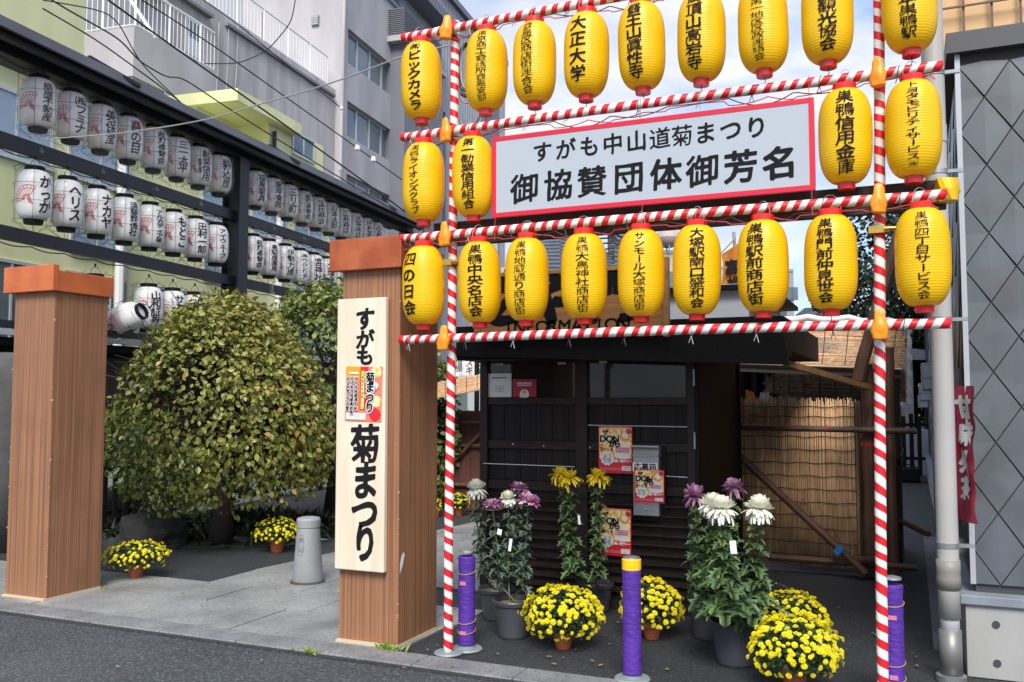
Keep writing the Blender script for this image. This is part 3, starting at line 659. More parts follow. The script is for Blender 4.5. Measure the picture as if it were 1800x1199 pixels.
for i, z in enumerate(BZ):
    o = pole('crossbar', (0.19, FY-0.025, z), (-2.92, FY-0.025, z+0.004), 0.027, st_h, FR)
    part('end_cap', MB().lathe([(0.026, -0.012), (0.029, 0), (0.029, 0.02)], n=14), mat('red_tape', RED, 0.4), FR, local=True, loc=Vector((-2.924, FY-0.025, z))-rootloc(FR)).rotation_euler = (0, PI/2, 0)
def hood():   # padded orange hood that covers a joint of two poles
    mb = MB()
    mb.lathe([(0.008, 0.070), (0.020, 0.066), (0.027, 0.048), (0.030, 0.025), (0.036, 0.012), (0.044, -0.004), (0.045, -0.030), (0.038, -0.044), (0.041, -0.058), (0.034, -0.066), (0.018, -0.067)], n=18, fn=lambda t, z: 1+0.16*math.cos(2*t+z*12)+0.09*math.sin(3*t+z*60)+0.05*math.sin(5*t-z*90))
    me = mesh_of('joint_cover', mb, smooth=True); me.materials.append(orange); return me
hm = hood()
for z in BZ:
    for xf in (XL0+(XL1-XL0)*z/4.45-0.012, XR0+(XR1-XR0)*z/4.45):
        o = part('joint_cover', hm, None, FR, loc=Vector((xf, FY-0.055, z))-rootloc(FR)); o.scale = (0.82, 0.72, 1.12); o.rotation_euler = (0, random.uniform(-0.08, 0.08), random.uniform(-0.4, 0.4))
brass = mat('yellowed_clamp_metal', (0.55, 0.36, 0.08), 0.35, metal=0.7)
for xx, z in ((XL0+0.016, 2.39), (XR0+0.042, 2.41)):
    part('pole_clamp', MB().box(xx-0.045, xx+0.045, FY-0.015, FY+0.075, z-0.014, z+0.014).tube([(xx+0.02, FY-0.03, z), (xx+0.075, FY-0.03, z)], 0.008, 8).box(xx-0.055, xx+0.02, FY-0.022, FY-0.014, z-0.018, z+0.018), brass, FR)
disc = mat('painted_base_plate', (0.28, 0.33, 0.33), 0.5, metal=0.3)
part('base_plate', MB().lathe([(0.085, 0.0), (0.09, 0.008), (0.085, 0.014), (0.03, 0.016)], c=(XL0, FY+0.03, 0), n=28), disc, FR)
part('base_plate', MB().lathe([(0.085, 0.0), (0.09, 0.008), (0.085, 0.014), (0.03, 0.016)], c=(XR0, FY+0.03, 0), n=28), disc, FR)
# cords with bulb sockets under the bars
for j, z in enumerate(BZ[:3]):
    for c, (m, off, sg) in enumerate(((WIRE, -0.035, 0.05), (REDWIRE, -0.045, 0.03))):
        pts = []
        for i in range(0, 121):
            s = i/120*9; x = -2.9+3.05*i/120; ph = (s+c*0.4) % 1
            pts.append((x, FY-0.045+0.02*math.sin(s*2), z+off-sg*4*ph*(1-ph)*(0.6+0.5*math.sin(int(s)*2.1+j))))
        part('bulb_cord', MB().tube(pts, 0.0032, 5), m, FR)
# red cords and cable ties round the bars
for j, z in enumerate(BZ):
    for k in range(9):
        x = -2.82+k*0.35+random.uniform(-0.05, 0.05); R_ = 0.031
        pts = [(x+0.006*math.sin(a), FY-0.025+R_*math.cos(a), z+R_*math.sin(a)) for a in np.linspace(0, 2*PI, 13)]
        part('wire_tie', MB().tube(pts, 0.0022, 4, cap=False).tube([(x, FY-0.05, z-0.03), (x+0.012, FY-0.055, z-0.075)], 0.0022, 4).tube([(x, FY-0.05, z-0.03), (x-0.014, FY-0.05, z-0.065)], 0.0022, 4), random.choice((WIRE, GREYWIRE, WIRE)), FR)
# bundle of cables slung on the left upright
cb = thing('cable_bundle', 'loops of black and grey cable slung from the left upright beside the topmost lanterns', 'cable', (-2.5, 5.03, 3.8))
for k in range(7):
    w_ = 0.05+0.016*k; dp = 0.30+0.045*random.random()*k
    pts = [(-2.545+w_*0.8*math.sin(t)+0.02, 5.045+0.008*k, 3.80-dp*(1-math.cos(t))/2) for t in np.linspace(0.0, 2*PI, 22)]
    part('loop', MB().tube(pts, 0.006, 5), WIRE if k % 3 else GREYWIRE, cb)

yel = mat('yellow_lantern_vinyl', (0.93, 0.56, 0.003), 0.38, col2=(0.95, 0.62, 0.005), vs=2, transl=0.24, coat=0.08)
redp = mat('red_lantern_ring', (0.70, 0.01, 0.008), 0.3, coat=0.4)
LH, LR, LRR = 0.243, 0.132, 0.055
YB = []
for q_ in range(5):
    o_ = Vector((q_*4.7, 1, 2)); m_ = mesh_of('paper_body', MB().lathe(profile(LH, LR, LRR, 36, 0.0022, 3.4, 0.62, 3), n=48, fn=lambda t, z: 1+0.022*mnoise.noise(Vector((math.cos(t)*1.1, math.sin(t)*1.1, z*4))+o_)-0.006*max(0, 1-abs(math.sin((t+q_)*2))*14)), smooth=True); m_.materials.append(yel); YB.append(m_)
yt = mesh_of('top_ring', MB().lathe([(LRR-0.004, LH-0.012), (LRR+0.004, LH-0.006), (LRR+0.004, LH+0.030), (LRR+0.001, LH+0.033), (LRR-0.004, LH+0.030), (LRR-0.004, LH)], n=28, cap=False)); yt.materials.append(redp)
ybt = mesh_of('bottom_ring', MB().lathe([(0.02, -LH-0.034), (LRR-0.012, -LH-0.034), (LRR-0.010, -LH-0.002), (LRR-0.003, -LH+0.008)], n=28)); ybt.materials.append(redp)
hk = mesh_of('hanging_wire', MB().tube([(LRR*math.cos(t), 0, LH+0.025+0.085*math.sin(t)) for t in np.linspace(0, PI, 10)], 0.0016, 4)); hk.materials.append(GREYWIRE)
hb_ = mesh_of('bottom_wire', MB().tube([(0, 0, -LH-0.03), (0.003, 0.0, -LH-0.06), (-0.006, 0, -LH-0.085)], 0.002, 4)); hb_.materials.append(WIRE)
_yf = curved(LH, LR, LRR, 0.0045)
def _yfn(phi): return lambda x, z: (lambda r, a: (r*math.cos(a), r*math.sin(a), z))(prof_r(z, LH, LR, LRR, 3.4, 0.62)*1.009+0.0030, phi+x/LR)
rows = {
 'top': (0, [(741, '㈱ビックカメラ', -13), (855, '東京商工会議所豊島支部', -9), (940, '豊島区商店街連合会', -14), (1031, '大正大学', -15), (1128, '醫王山眞性寺', -12), (1233, '萬頂山高岩寺', -12), (1341, '豊島区第一地区区政連絡会', -8), (1454, '豊島区観光協会', 0), (1598, 'ＪＲ東日本巣鴨駅', -2)]),
 'second': (1, [(745, '巣鴨ライオンズクラブ', -18), (832, '第一勧業信用組合', -10), (1486, '巣鴨信用金庫', 0), (1605, 'トヨタモビリティサービス㈱', 0)]),
 'lowest': (2, [(745, '四の日会', -28), (843, '巣鴨中央名店会', -8), (926, '巣鴨地蔵通り商店街', -12), (1027, '巣鴨大鳥神社商店街', -3), (1127, 'サンモール大塚商店街', -3), (1225, '大塚駅南口盛和会', 0), (1341, '巣鴨駅前商店街', -12), (1460, '巣鴨門前仲見世会', -8), (1622, '巣鴨四丁目サービス会', 0)])}
for rn, (bi, L_) in rows.items():
    for k, (u, text, off) in enumerate(L_):
        vmid = {0: 100, 1: 290, 2: 500}[bi]; zc = BZ[bi]-0.036-LH-0.03
        # sight line through the lantern centre cut by the frame plane at the lantern's height
        d0 = pY(u, 100, FY-0.03); d1 = pY(u, 500, FY-0.03); x = d0.x+(d1.x-d0.x)*((zc-d0.z)/(d1.z-d0.z))
        x0 = x
        t = thing('yellow_lantern', f'yellow paper lantern with {len(text)} black characters, {ORD[k]} from left in {rn} row', 'lantern', (x, FY-0.03, zc), 'yellow lanterns hung on the striped frame', rz=0)
        t.rotation_euler = (random.uniform(-0.02, 0.02), random.uniform(-0.02, 0.02), random.uniform(0, 0))
        s_ = random.uniform(0.985, 1.015); t.scale = (s_, s_, 1)
        part('paper_body', YB[(k*3+bi) % 5], None, t); part('top_ring', yt, None, t); part('bottom_ring', ybt, None, t); part('hanging_wire', hk, None, t).rotation_euler = (0, 0, random.uniform(0, PI)); part('bottom_wire', hb_, None, t)
        phi = math.atan2(-(FY-0.03), -x)+math.radians(off)*1.6
        n = len(text); tot = 0.435 if n > 4 else 0.40
        if n == 4: hh = tot/4; w_ = 0.088
        else: hh = tot/n; w_ = min(0.082, max(0.060, hh*1.35))
        items = []; y = tot/2
        for c in text:
            f_ = 0.75 if c in '㈱' else 1.0; items.append((c, 0, y-hh/2, w_*1.12*f_, hh*(0.97 if n > 4 else 0.86)*f_)); y -= hh
        part('lettering', letters(items, _yfn(phi), n=38, bold=0.028 if n < 9 else 0.014, brush=0.6, vert=True), INK, t, local=True)

# sign board
SG = thing('festival_signboard', 'white board with red border and two lines of black characters hung in the frame', 'sign', (-1.36, 4.93, 2.64))
wht = mat('white_sign_sheet', (0.40, 0.44, 0.49), 0.25, spec=0.5); rbd = mat('red_sign_border', (0.62, 0.01, 0.035), 0.4)
x0, x1, z0, z1 = -2.29, -0.43, 2.638, 3.128
part('panel', MB().box(x0+0.002, x1-0.002, 4.935, 4.952, z0+0.002, z1-0.002), wht, SG)
bw = 0.026
part('border', MB().box(x0, x1, 4.9325, 4.955, z1-bw, z1+0.001).box(x0, x1, 4.9325, 4.955, z0-0.001, z0+bw).box(x0-0.001, x0+bw, 4.932, 4.9555, z0+bw+0.0005, z1-bw-0.0005).box(x1-bw, x1+0.001, 4.932, 4.9555, z0+bw+0.0005, z1-bw-0.0005), rbd, SG)
fn = lambda x, y: (x, 4.9335, y)
us = [(953, 'す'), (994, 'が'), (1036, 'も'), (1077, '中'), (1119, '山'), (1160, '道'), (1199, '菊'), (1240, 'ま'), (1285, 'つ'), (1330, 'り')]
for u, ch in us: c = pY(u, 255, 4.9335); part('character', letters([(ch, c.x, 3.003, 0.118, 0.118)], fn, n=44, bold=0.026, brush=0.35), INK, SG)
us = [(922, '御'), (981, '協'), (1040, '賛'), (1105, '団'), (1170, '体'), (1235, '御'), (1302, '芳'), (1371, '名')]
for i, (u, ch) in enumerate(us): c = pY(u, 310, 4.9335); part('character', letters([(ch, c.x, 2.795, 0.172, 0.172)], fn, n=54, bold=0.040, brush=0.35), INK, SG)
for x in (x0+0.02, -1.36, x1-0.02):
    part('hanging_cord', MB().tube([(x, 4.93, z1-0.01), (x-0.003, 4.925, 3.19), (x, 4.92, 3.24)], 0.002, 4).tube([(x+0.004, 4.93, z0+0.01), (x, 4.925, 2.55), (x+0.006, 4.92, 2.50)], 0.002, 4), REDWIRE, SG)
tb = mat('dark_weathered_timber', (0.06, 0.045, 0.035), 0.75, col2=(0.035, 0.028, 0.025), vs=2, st=(0.4, 8, 8))
tag(part('timber_beam', MB().box(-2.77, 0.19, 5.08, 5.13, 2.515, 2.665), tb, None, loc=(-1.3, 5.1, 2.6), bevel=0.003), 'long dark timber beam running just behind the third striped bar', 'beam')
tag(part('yellow_cloth', MB().lathe([(0.01, 0.07), (0.05, 0.06), (0.062, 0.0), (0.055, -0.055), (0.015, -0.062)], c=(0.19, 5.07, 2.6), n=16, fn=lambda t, z: 1+0.2*math.sin(3*t+z*40)), mat('yellow_vinyl_wrap', (0.72, 0.45, 0.01), 0.35), None, loc=(0.19, 5.07, 2.6)), 'crumpled yellow wrap on the right end of the timber beam', 'wrap')
# sponsor lantern support cord ends etc.

# ================================================================== BOOTH
BY = 6.6
bw_ = mat('charred_black_boards', (0.010, 0.009, 0.009), 0.6, spec=0.25, col2=(0.022, 0.015, 0.013), vs=3, st=(6, 6, 0.6), bump=0.25, bs=8, lo=0.4, hi=0.7)
bw2 = mat('dark_stained_rail', (0.030, 0.018, 0.015), 0.5, spec=0.3, col2=(0.014, 0.009, 0.008), vs=5, st=(1, 4, 4), bump=0.2, bs=12)
dglass = mat('dark_window_glass', (0.014, 0.014, 0.014), 0.05, spec=0.35)
BT = thing('information_booth', 'small black-stained wooden information booth with glazed upper doors and louvred lower panels', 'booth', (-2.2, BY, 0))
Zb = lambda v, u=1100: pY(u, v, BY).z
Xb = lambda u, v=800: pY(u, v, BY).x
XL, XM0, XM1, XRr, XC, XE = Xb(850), Xb(1014), Xb(1034), Xb(1210), Xb(1225), Xb(1296)
part('back_wall', MB().box(XL, XC-0.06, 8.3, 8.4, 0, 2.0), bw_, BT); part('side_wall', MB().box(XL, XL+0.06, BY+0.06, 8.3, 0, 2.0), bw_, BT); part('side_wall', MB().box(XC-0.06, XC, BY+0.055, 8.4, 0, 2.1), bw_, BT)
part('corner_post', MB().box(XL-0.02, XL+0.045, BY-0.03, BY+0.06, 0.02, 1.9), bw2, BT, bevel=0.003)
part('mullion_post', MB().box(XM0, XM1, BY-0.03, BY+0.06, 0.02, 1.9), bw2, BT, bevel=0.003)
part('corner_post', MB().box(XRr, XC-0.005, BY-0.03, BY+0.06, 0.02, 1.9), bw2, BT, bevel=0.003)
part('side_batten', MB().box(XC-0.004, XC+0.022, BY-0.03, BY+0.05, 0.02, 1.9), BLACK, BT, bevel=0.003); part('side_batten', MB().box(XC+0.0005, XC+0.02, 8.30, 8.38, 0.02, 1.9), BLACK, BT)
part('sill', MB().box(XL, XC, BY-0.04, BY+0.05, 0.0, 0.07), bw_, BT)
part('header', MB().box(XL-0.02, XC, BY-0.04, BY+0.06, Zb(628), 2.1), BLACK, BT)
for (a, b) in ((XL+0.045, XM0), (XM1, XRr)):
    dr = part('door_panel', MB().box(a, b, BY+0.02, BY+0.045, 0.06, Zb(700)), bw_, BT)
    part('rail', MB().box(a, b, BY-0.018, BY+0.02, Zb(712), Zb(699)), bw2, BT, bevel=0.002)
    part('rail', MB().box(a, b, BY-0.014, BY+0.02, Zb(793), Zb(778)), bw2, BT, bevel=0.002)
    part('rail', MB().box(a, b, BY-0.014, BY+0.02, Zb(868), Zb(852)), bw2, BT, bevel=0.002)
    w_ = part('window', MB().box(a, b, BY-0.006, BY+0.02, Zb(634), Zb(628)).box(a, a+0.012, BY-0.006, BY+0.02, Zb(699), Zb(634)).box(b-0.012, b, BY-0.006, BY+0.02, Zb(699), Zb(634)), bw2, BT)
    part('pane', MB().box(a+0.013, b-0.013, BY+0.004, BY+0.012, Zb(699)+0.001, Zb(634)-0.001), dglass, w_)
    for v in range(884, 1040, 17):
        z = Zb(v); part('louvre_slat', MB().hexa([(a, BY+0.018, z+0.006), (b, BY+0.018, z+0.006), (b, BY+0.018, z+0.018), (a, BY+0.018, z+0.018)], [(a, BY-0.022, z-0.018), (b, BY-0.022, z-0.018), (b, BY-0.022, z-0.006), (a, BY-0.022, z-0.006)]), bw2, BT)
for (u0, u1, v) in ((852, 1012, 822), (1036, 1210, 748), (1172, 1210, 834)):
    part('wire', MB().tube([(Xb(u0), BY-0.03, Zb(v)), (Xb(u1), BY-0.03, Zb(v)-0.004)], 0.0028, 5), WHITEP, BT)
for v in (665, 772): part('hinge', MB().tube([(XC-0.004, BY-0.052, Zb(v+14)), (XC-0.004, BY-0.052, Zb(v-14))], 0.008, 8), STEEL, BT)
for u, v in ((903, 785), (957, 787), (1038, 788)): part('screw_cap', MB().lathe([(0.006, 0), (0.004, 0.004)], n=8), WHITEP, BT, local=True, loc=Vector((Xb(u), BY-0.0142, Zb(v)))-rootloc(BT)).rotation_euler = (PI/2, 0, 0)
# panel grooves (planks of doors)
for (a, b) in ((XL+0.045, XM0), (XM1, XRr)):
    for (va, vb) in ((713, 777), (794, 851)):
        x = a
        while x < b-0.02:
            x2 = min(x+0.135, b); part('plank', MB().box(x+0.002, x2-0.002, BY+0.006, BY+0.0195, Zb(vb), Zb(va)), bw_, BT); x = x2
# roof
roofm = mat('black_metal_roof', (0.006, 0.006, 0.007), 0.6, spec=0.2)
RY = 6.12
zr0, zr1 = pY(1380, 641, RY).z, pY(1300, 557, RY).z; xr = pY(1386, 640, RY).x; xl = -3.16
part('fascia_board', MB().hexa([(xl, RY, zr0+0.10), (xr, RY, zr0), (xr-0.04, RY, zr1), (xl, RY, zr1)], [(xl, RY+0.05, zr0+0.10), (xr, RY+0.05, zr0), (xr-0.04, RY+0.05, zr1), (xl, RY+0.05, zr1)]), BLACK, BT)
part('roof_slab', MB().box(xl, xr-0.03, RY+0.052, 8.6, zr0+0.11, zr1), roofm, BT)
part('soffit_board', MB().box(xl, xr-0.03, RY+0.052, BY-0.045, zr0+0.07, zr0+0.108), BLACK, BT)
za, zb_ = pY(1250, 558, 6.5).z, pY(1250, 512, 6.5).z; xa, xb = pY(1178, 530, 6.5).x, pY(1316, 530, 6.5).x
part('roof_box', MB().box(xa-1.4, xb, 6.5, 8.2, za-0.05, zb_), mat('pale_grey_sheet', (0.50, 0.54, 0.62), 0.3), BT)
part('roof_box_lid', MB().box(xa-1.45, xb+0.14, 6.44, 8.3, zb_+0.001, zb_+0.035), roofm, BT)
part('roof_sheet', MB().quad((xa-0.5, 6.5, zb_+0.04), (xb+0.1, 6.5, zb_+0.04), (xb+0.1, 7.9, zb_+0.22), (xa-0.5, 7.9, zb_+0.22)), mat('weathered_zinc', (0.35, 0.36, 0.37), 0.4, metal=0.4), BT)
# wooden sign on the roof
signw = mat('planed_sign_wood', (0.46, 0.24, 0.09), 0.6, col2=(0.30, 0.145, 0.05), vs=1.6, st=(0.9, 6, 9), dist=1.0, lo=0.38, hi=0.66)
SY = 6.08
WS = thing('booth_signboard', 'wooden board reading INFORMATION below brushed characters, mounted on the black booth roof', 'sign', (-2.2, SY, 2.0))
xs0, xs1 = pY(836, 540, SY).x, pY(1168, 540, SY).x; zs0, zs1 = pY(1000, 592, SY).z, pY(1000, 481, SY).z
npl = 4
for i in range(npl):
    a = zs0+(zs1-zs0)*i/npl; b = zs0+(zs1-zs0)*(i+1)/npl
    part('plank', MB().box(xs0, xs1, SY-0.028+0.002*(i % 2), SY-0.004, a+0.0012, b-0.0012), signw, WS)
part('top_trim', MB().box(xs0-0.01, xs1, SY-0.04, SY-0.003, zs1, zs1+0.028), signw, WS, bevel=0.003)
part('end_post', MB().box(xs1+0.001, xs1+0.04, SY-0.05, SY-0.002, zs0-0.02, zs1+0.07), signw, WS, bevel=0.003)
fs = lambda x, y: (x, SY-0.0295, y)
cz = (zs0+zs1)/2+0.05
for ch, u in (('之', 885), ('や', 975), ('門', 1080)): c = pY(u, 530, SY); part('character', letters([(ch, c.x, cz, 0.36, 0.36)], fs, n=50, bold=0.07, brush=0.9), INK, WS)
xi = np.linspace(pY(897, 580, SY).x, pY(1098, 580, SY).x, 11); zi = pY(1000, 574, SY).z
for ch, x in zip('INFORMATION', xi): part('character', letters([(ch, x, zi+0.005, 0.125, 0.115)], fs, n=26, bold=0.02, brush=0.6), INK, WS)
# braces
brw = mat('raw_timber', (0.34, 0.18, 0.085), 0.65, col2=(0.24, 0.12, 0.055), vs=3, st=(3, 3, 1))
tag(part('timber_brace', MB().bar(pY(1380, 638, 6.9), pY(1532, 682, 8.35), 0.035, 0.045), brw, None, loc=pY(1380, 638, 6.9)), 'slim light timber strut running from the booth eave to the log post', 'strut')
tag(part('timber_brace', MB().bar(pY(795, 598, 6.3), pY(850, 634, 6.57), 0.035, 0.06), tb, None, loc=pY(795, 598, 6.3)), 'dark timber strut under the left corner of the booth roof', 'strut')

# posters, box, cards
pr, po, pw, pk, pyl = mat('poster_red', (0.66, 0.015, 0.03), 0.4), mat('poster_orange', (0.85, 0.32, 0.02), 0.4), mat('poster_white', (0.76, 0.76, 0.74), 0.45), mat('poster_pink', (0.75, 0.25, 0.25), 0.4), mat('poster_yellow', (0.92, 0.80, 0.42), 0.4, col2=(0.90, 0.42, 0.04), vs=26, lo=0.47, hi=0.56)
pgy = mat('poster_grey', (0.35, 0.36, 0.36), 0.5, col2=(0.7, 0.7, 0.68), vs=60, lo=0.45, hi=0.55); pgr = mat('poster_green', (0.40, 0.62, 0.05), 0.4)
def poster(name, u0, u1, v0, v1, Y, label, cat, layout, base, group=None, tilt=0.0, dep=0.0015):
    c0, c1 = pY(u0, v0, Y), pY(u1, v1, Y); w_, h_ = c1.x-c0.x, c0.z-c1.z; cx, cz_ = (c0.x+c1.x)/2, (c0.z+c1.z)/2
    t = thing(name, label, cat, (cx, Y, cz_), group); t.rotation_euler = (0, tilt, 0)
    part('sheet', MB().box(-w_/2, w_/2, -dep/2, dep/2, -h_/2, h_/2), base, t, local=True)
    for lay, (kind, m, a) in enumerate(layout):
        y = -dep/2-0.0006*(lay+1); mb = MB(); f = lambda x, z: (x*w_, y, z*h_)
        if kind == 'r': x0_, x1_, z0_, z1_ = a; mb.quad(f(x0_, z0_), f(x1_, z0_), f(x1_, z1_), f(x0_, z1_)); nm = 'print_block'
        elif kind == 'c':
            cx_, cz__, r, k, jag = a; mb.poly([((cx_*w_+r*w_*(1+(jag if i % 2 else 0))*math.cos(2*PI*i/k)), y, cz__*h_+r*w_*(1+(jag if i % 2 else 0))*math.sin(2*PI*i/k)) for i in range(k)]); nm = 'print_shape'
        elif kind == 't':
            txt, x_, z_, s, sp, vert, bold = a; n = 24 if s > 0.12 else 16
            its = [(c, x_+(0 if vert else i*sp), z_-(i*sp*w_/h_ if vert else 0), s, s*w_/h_) for i, c in enumerate(txt)]
            V = MB(); letters(its, f, V, n=n, bold=bold, brush=0.2 if s > 0.1 else 0, vert=vert); mb = V; nm = 'lettering'
        elif kind == 'l':  # rows of fine print
            x0_, x1_, z0_, z1_, n_ = a; nm = 'fine_print'
            for i in range(n_):
                z = z0_+(z1_-z0_)*(i+0.5)/n_; x = x0_; hh = (z1_-z0_)/n_*0.28
                while x < x1_:
                    wd = random.uniform(0.02, 0.05); mb.quad(f(x, z-hh), f(min(x+wd, x1_), z-hh), f(min(x+wd, x1_), z+hh), f(x, z+hh)); x += wd+0.012
        part(nm, mb, m, t, local=True)
    return t
don = [('r', pyl, (-0.47, 0.47, -0.18, 0.46)), ('c', pw, (0.21, -0.03, 0.25, 22, -0.1)), ('r', pr, (-0.5, 0.5, -0.5, -0.19)), ('c', po, (0.30, 0.29, 0.17, 18, -0.2)), ('c', pw, (0.30, 0.31, 0.10, 14, 0.0)), ('c', pr, (0.40, 0.39, 0.085, 16, -0.12)), ('c', pw, (-0.24, -0.19, 0.21, 20, -0.18)), ('r', pgy, (-0.38, -0.12, -0.28, -0.10)),
       ('t', pw, ('DON', -0.36, 0.235, 0.25, 0.195, False, 0.085)), ('t', INK, ('DON', -0.36, 0.235, 0.24, 0.195, False, 0.045)), ('t', INK, ('ザ', -0.29, 0.36, 0.16, 0.1, False, 0.04)), ('t', INK, ('がら', -0.08, 0.125, 0.20, 0.15, False, 0.05)),
       ('t', INK, ('3〜14', -0.42, 0.01, 0.14, 0.105, False, 0.03)), ('t', INK, ('11', -0.44, 0.10, 0.08, 0.05, False, 0.02)), ('t', pw, ('お買い物ラリー', -0.05, -0.235, 0.095, 0.082, False, 0.045)), ('l', pr, (0.02, 0.42, -0.06, 0.06, 3)), ('l', pk, (-0.45, 0.45, -0.44, -0.38, 2)), ('r', pw, (0.20, 0.47, -0.44, -0.34)), ('l', pgy, (0.22, 0.45, -0.43, -0.35, 2)), ('l', pw, (-0.4, 0.4, 0.465, 0.49, 1))]
poster('event_poster', 1052, 1112, 749, 833, BY-0.035, 'red and yellow event poster wired to the booth door above the silver box', 'poster', don, pr, 'red and yellow posters on the booth')
poster('event_poster', 1053, 1110, 892, 979, BY-0.03, 'red and yellow poster low on the louvres, partly behind the yellow chrysanthemum stalk', 'poster', don, pr, 'red and yellow posters on the booth', tilt=0.01)
BX = thing('collection_box', 'silver metal drop box with a paper label on the booth door', 'box', (Xb(1143), BY-0.08, Zb(843)))
x0, x1, z0, z1 = Xb(1119), Xb(1164), Zb(902), Zb(783); grm = mat('brushed_steel', (0.40, 0.40, 0.41), 0.32, metal=0.8, col2=(0.34, 0.34, 0.35), vs=8, st=(1, 1, 20))
part('body', MB().box(x0, x1, BY-0.10, BY-0.02, z0, z1-0.07), grm, BX, bevel=0.004)
part('hood', MB().hexa([(x0, BY-0.115, z1-0.075), (x1, BY-0.115, z1-0.075), (x1, BY-0.02, z1-0.075), (x0, BY-0.02, z1-0.075)], [(x0, BY-0.085, z1), (x1, BY-0.085, z1), (x1, BY-0.02, z1), (x0, BY-0.02, z1)]), mat('dull_grey_metal', (0.25, 0.26, 0.26), 0.5, metal=0.5), BX, bevel=0.003)
part('hood_lip', MB().box(x0-0.004, x1+0.004, BY-0.118, BY-0.1, z1-0.004, z1+0.008), grm, BX)
part('back_plate', MB().box(x0-0.004, x1+0.035, BY-0.02, BY-0.014, z0-0.01, z1), BLACK, BX)
part('lock', MB().lathe([(0.008, 0), (0.008, 0.008), (0.005, 0.01)], n=10), STEEL, BX, local=True, loc=Vector(((x0+x1)/2, BY-0.10, z0+0.045))-rootloc(BX)).rotation_euler = (PI/2, 0, 0)
lw_ = (x1-x0); zl = Zb(818)
part('paper_label', MB().box(x0+0.004, x1-0.004, BY-0.1195, BY-0.118, zl-0.032, zl+0.032), pw, BX)
part('lettering', letters([(c, (x0+x1)/2+(i-1)*0.056, zl, 0.055, 0.055) for i, c in enumerate('応募箱')], lambda x, y: (x, BY-0.1202, y), n=24, bold=0.03, brush=0), INK, BX)
don2 = don[:]
poster('event_poster', 1115, 1168, 825, 885, BY-0.125, 'small red and yellow poster stuck on the front of the silver drop box', 'poster', don2, pr, 'red and yellow posters on the booth')
poster('notice_card', 858, 899, 657, 698, BY-0.008, 'white card with a framed line of writing in the left booth window', 'card', [('r', pgy, (-0.42, 0.42, 0.22, 0.42)), ('r', pw, (-0.40, 0.40, 0.235, 0.405)), ('l', INK, (-0.33, 0.33, 0.27, 0.37, 1)), ('l', pgy, (-0.2, 0.2, -0.3, 0.0, 3))], pw)
poster('notice_card', 901, 943, 667, 698, BY-0.008, 'crimson card leaning in the left booth window beside the white one', 'card', [('l', pw, (-0.3, 0.3, 0.1, 0.35, 2)), ('c', pw, (0.0, -0.35, 0.2, 14, 0)), ('c', po, (0.0, -0.2, 0.08, 10, 0))], mat('card_crimson', (0.38, 0.015, 0.05), 0.4))
for k, (u, v) in enumerate(((878, 635), (988, 635), (1061, 634), (1180, 633))):
    tag(part('window_sticker', MB().box(Xb(u-7), Xb(u+7), BY-0.002, BY-0.0005, Zb(v+4), Zb(v)), mat('faded_sticker', (0.45, 0.40, 0.25), 0.6), None, loc=(Xb(u), BY, Zb(v))), f'small faded sticker along the top of the booth glass, {ORD[k]} from the left', 'sticker', 'stickers on the booth glass')
fest = [('r', pr, (-0.10, 0.12, -0.3, 0.5)), ('r', po, (-0.5, -0.1, 0.28, 0.5)), ('c', pyl, (0.34, 0.40, 0.14, 16, 0)), ('c', pyl, (0.36, -0.13, 0.13, 16, 0)), ('c', pr, (0.33, -0.37, 0.16, 24, -0.12)), ('c', pk, (-0.38, -0.3, 0.11, 14, 0)), ('r', pw, (-0.46, 0.08, -0.47, -0.35)), ('l', pgy, (-0.43, 0.05, -0.45, -0.37, 4)), ('r', pgr, (-0.06, 0.03, -0.28, 0.42)), ('r', pyl, (-0.05, 0.02, -0.22, 0.30)), ('r', pw, (-0.40, -0.14, 0.36, 0.40)), ('c', pgy, (0.32, 0.15, 0.10, 14, 0)),
        ('t', INK, ('中山道すがも', -0.017, 0.3, 0.055, 0.09, True, 0.02)), ('t', pw, ('菊まつり', 0.19, 0.30, 0.26, 0.235, True, 0.10)), ('t', INK, ('菊まつり', 0.19, 0.30, 0.24, 0.235, True, 0.045)), ('t', pw, ('ほのか地蔵通り味', -0.19, 0.28, 0.1, 0.10, True, 0.1)), ('t', INK, ('ほのか地蔵通り味', -0.19, 0.28, 0.09, 0.10, True, 0.04)), ('t', pw, ('とげぬき地蔵高岩寺', -0.30, 0.28, 0.1, 0.10, True, 0.1)), ('t', INK, ('とげぬき地蔵高岩寺', -0.30, 0.28, 0.09, 0.10, True, 0.04)), ('t', pw, ('大正大学さざえ堂', -0.41, 0.28, 0.1, 0.10, True, 0.1)), ('t', INK, ('大正大学さざえ堂', -0.41, 0.28, 0.09, 0.10, True, 0.04))]
poster('festival_poster', 608, 671, 645, 741, 4.931, 'glossy red festival poster with vertical writing pasted on the pale board', 'poster', fest, mat('poster_coral', (0.80, 0.20, 0.12), 0.3, coat=0.5), tilt=0.02)
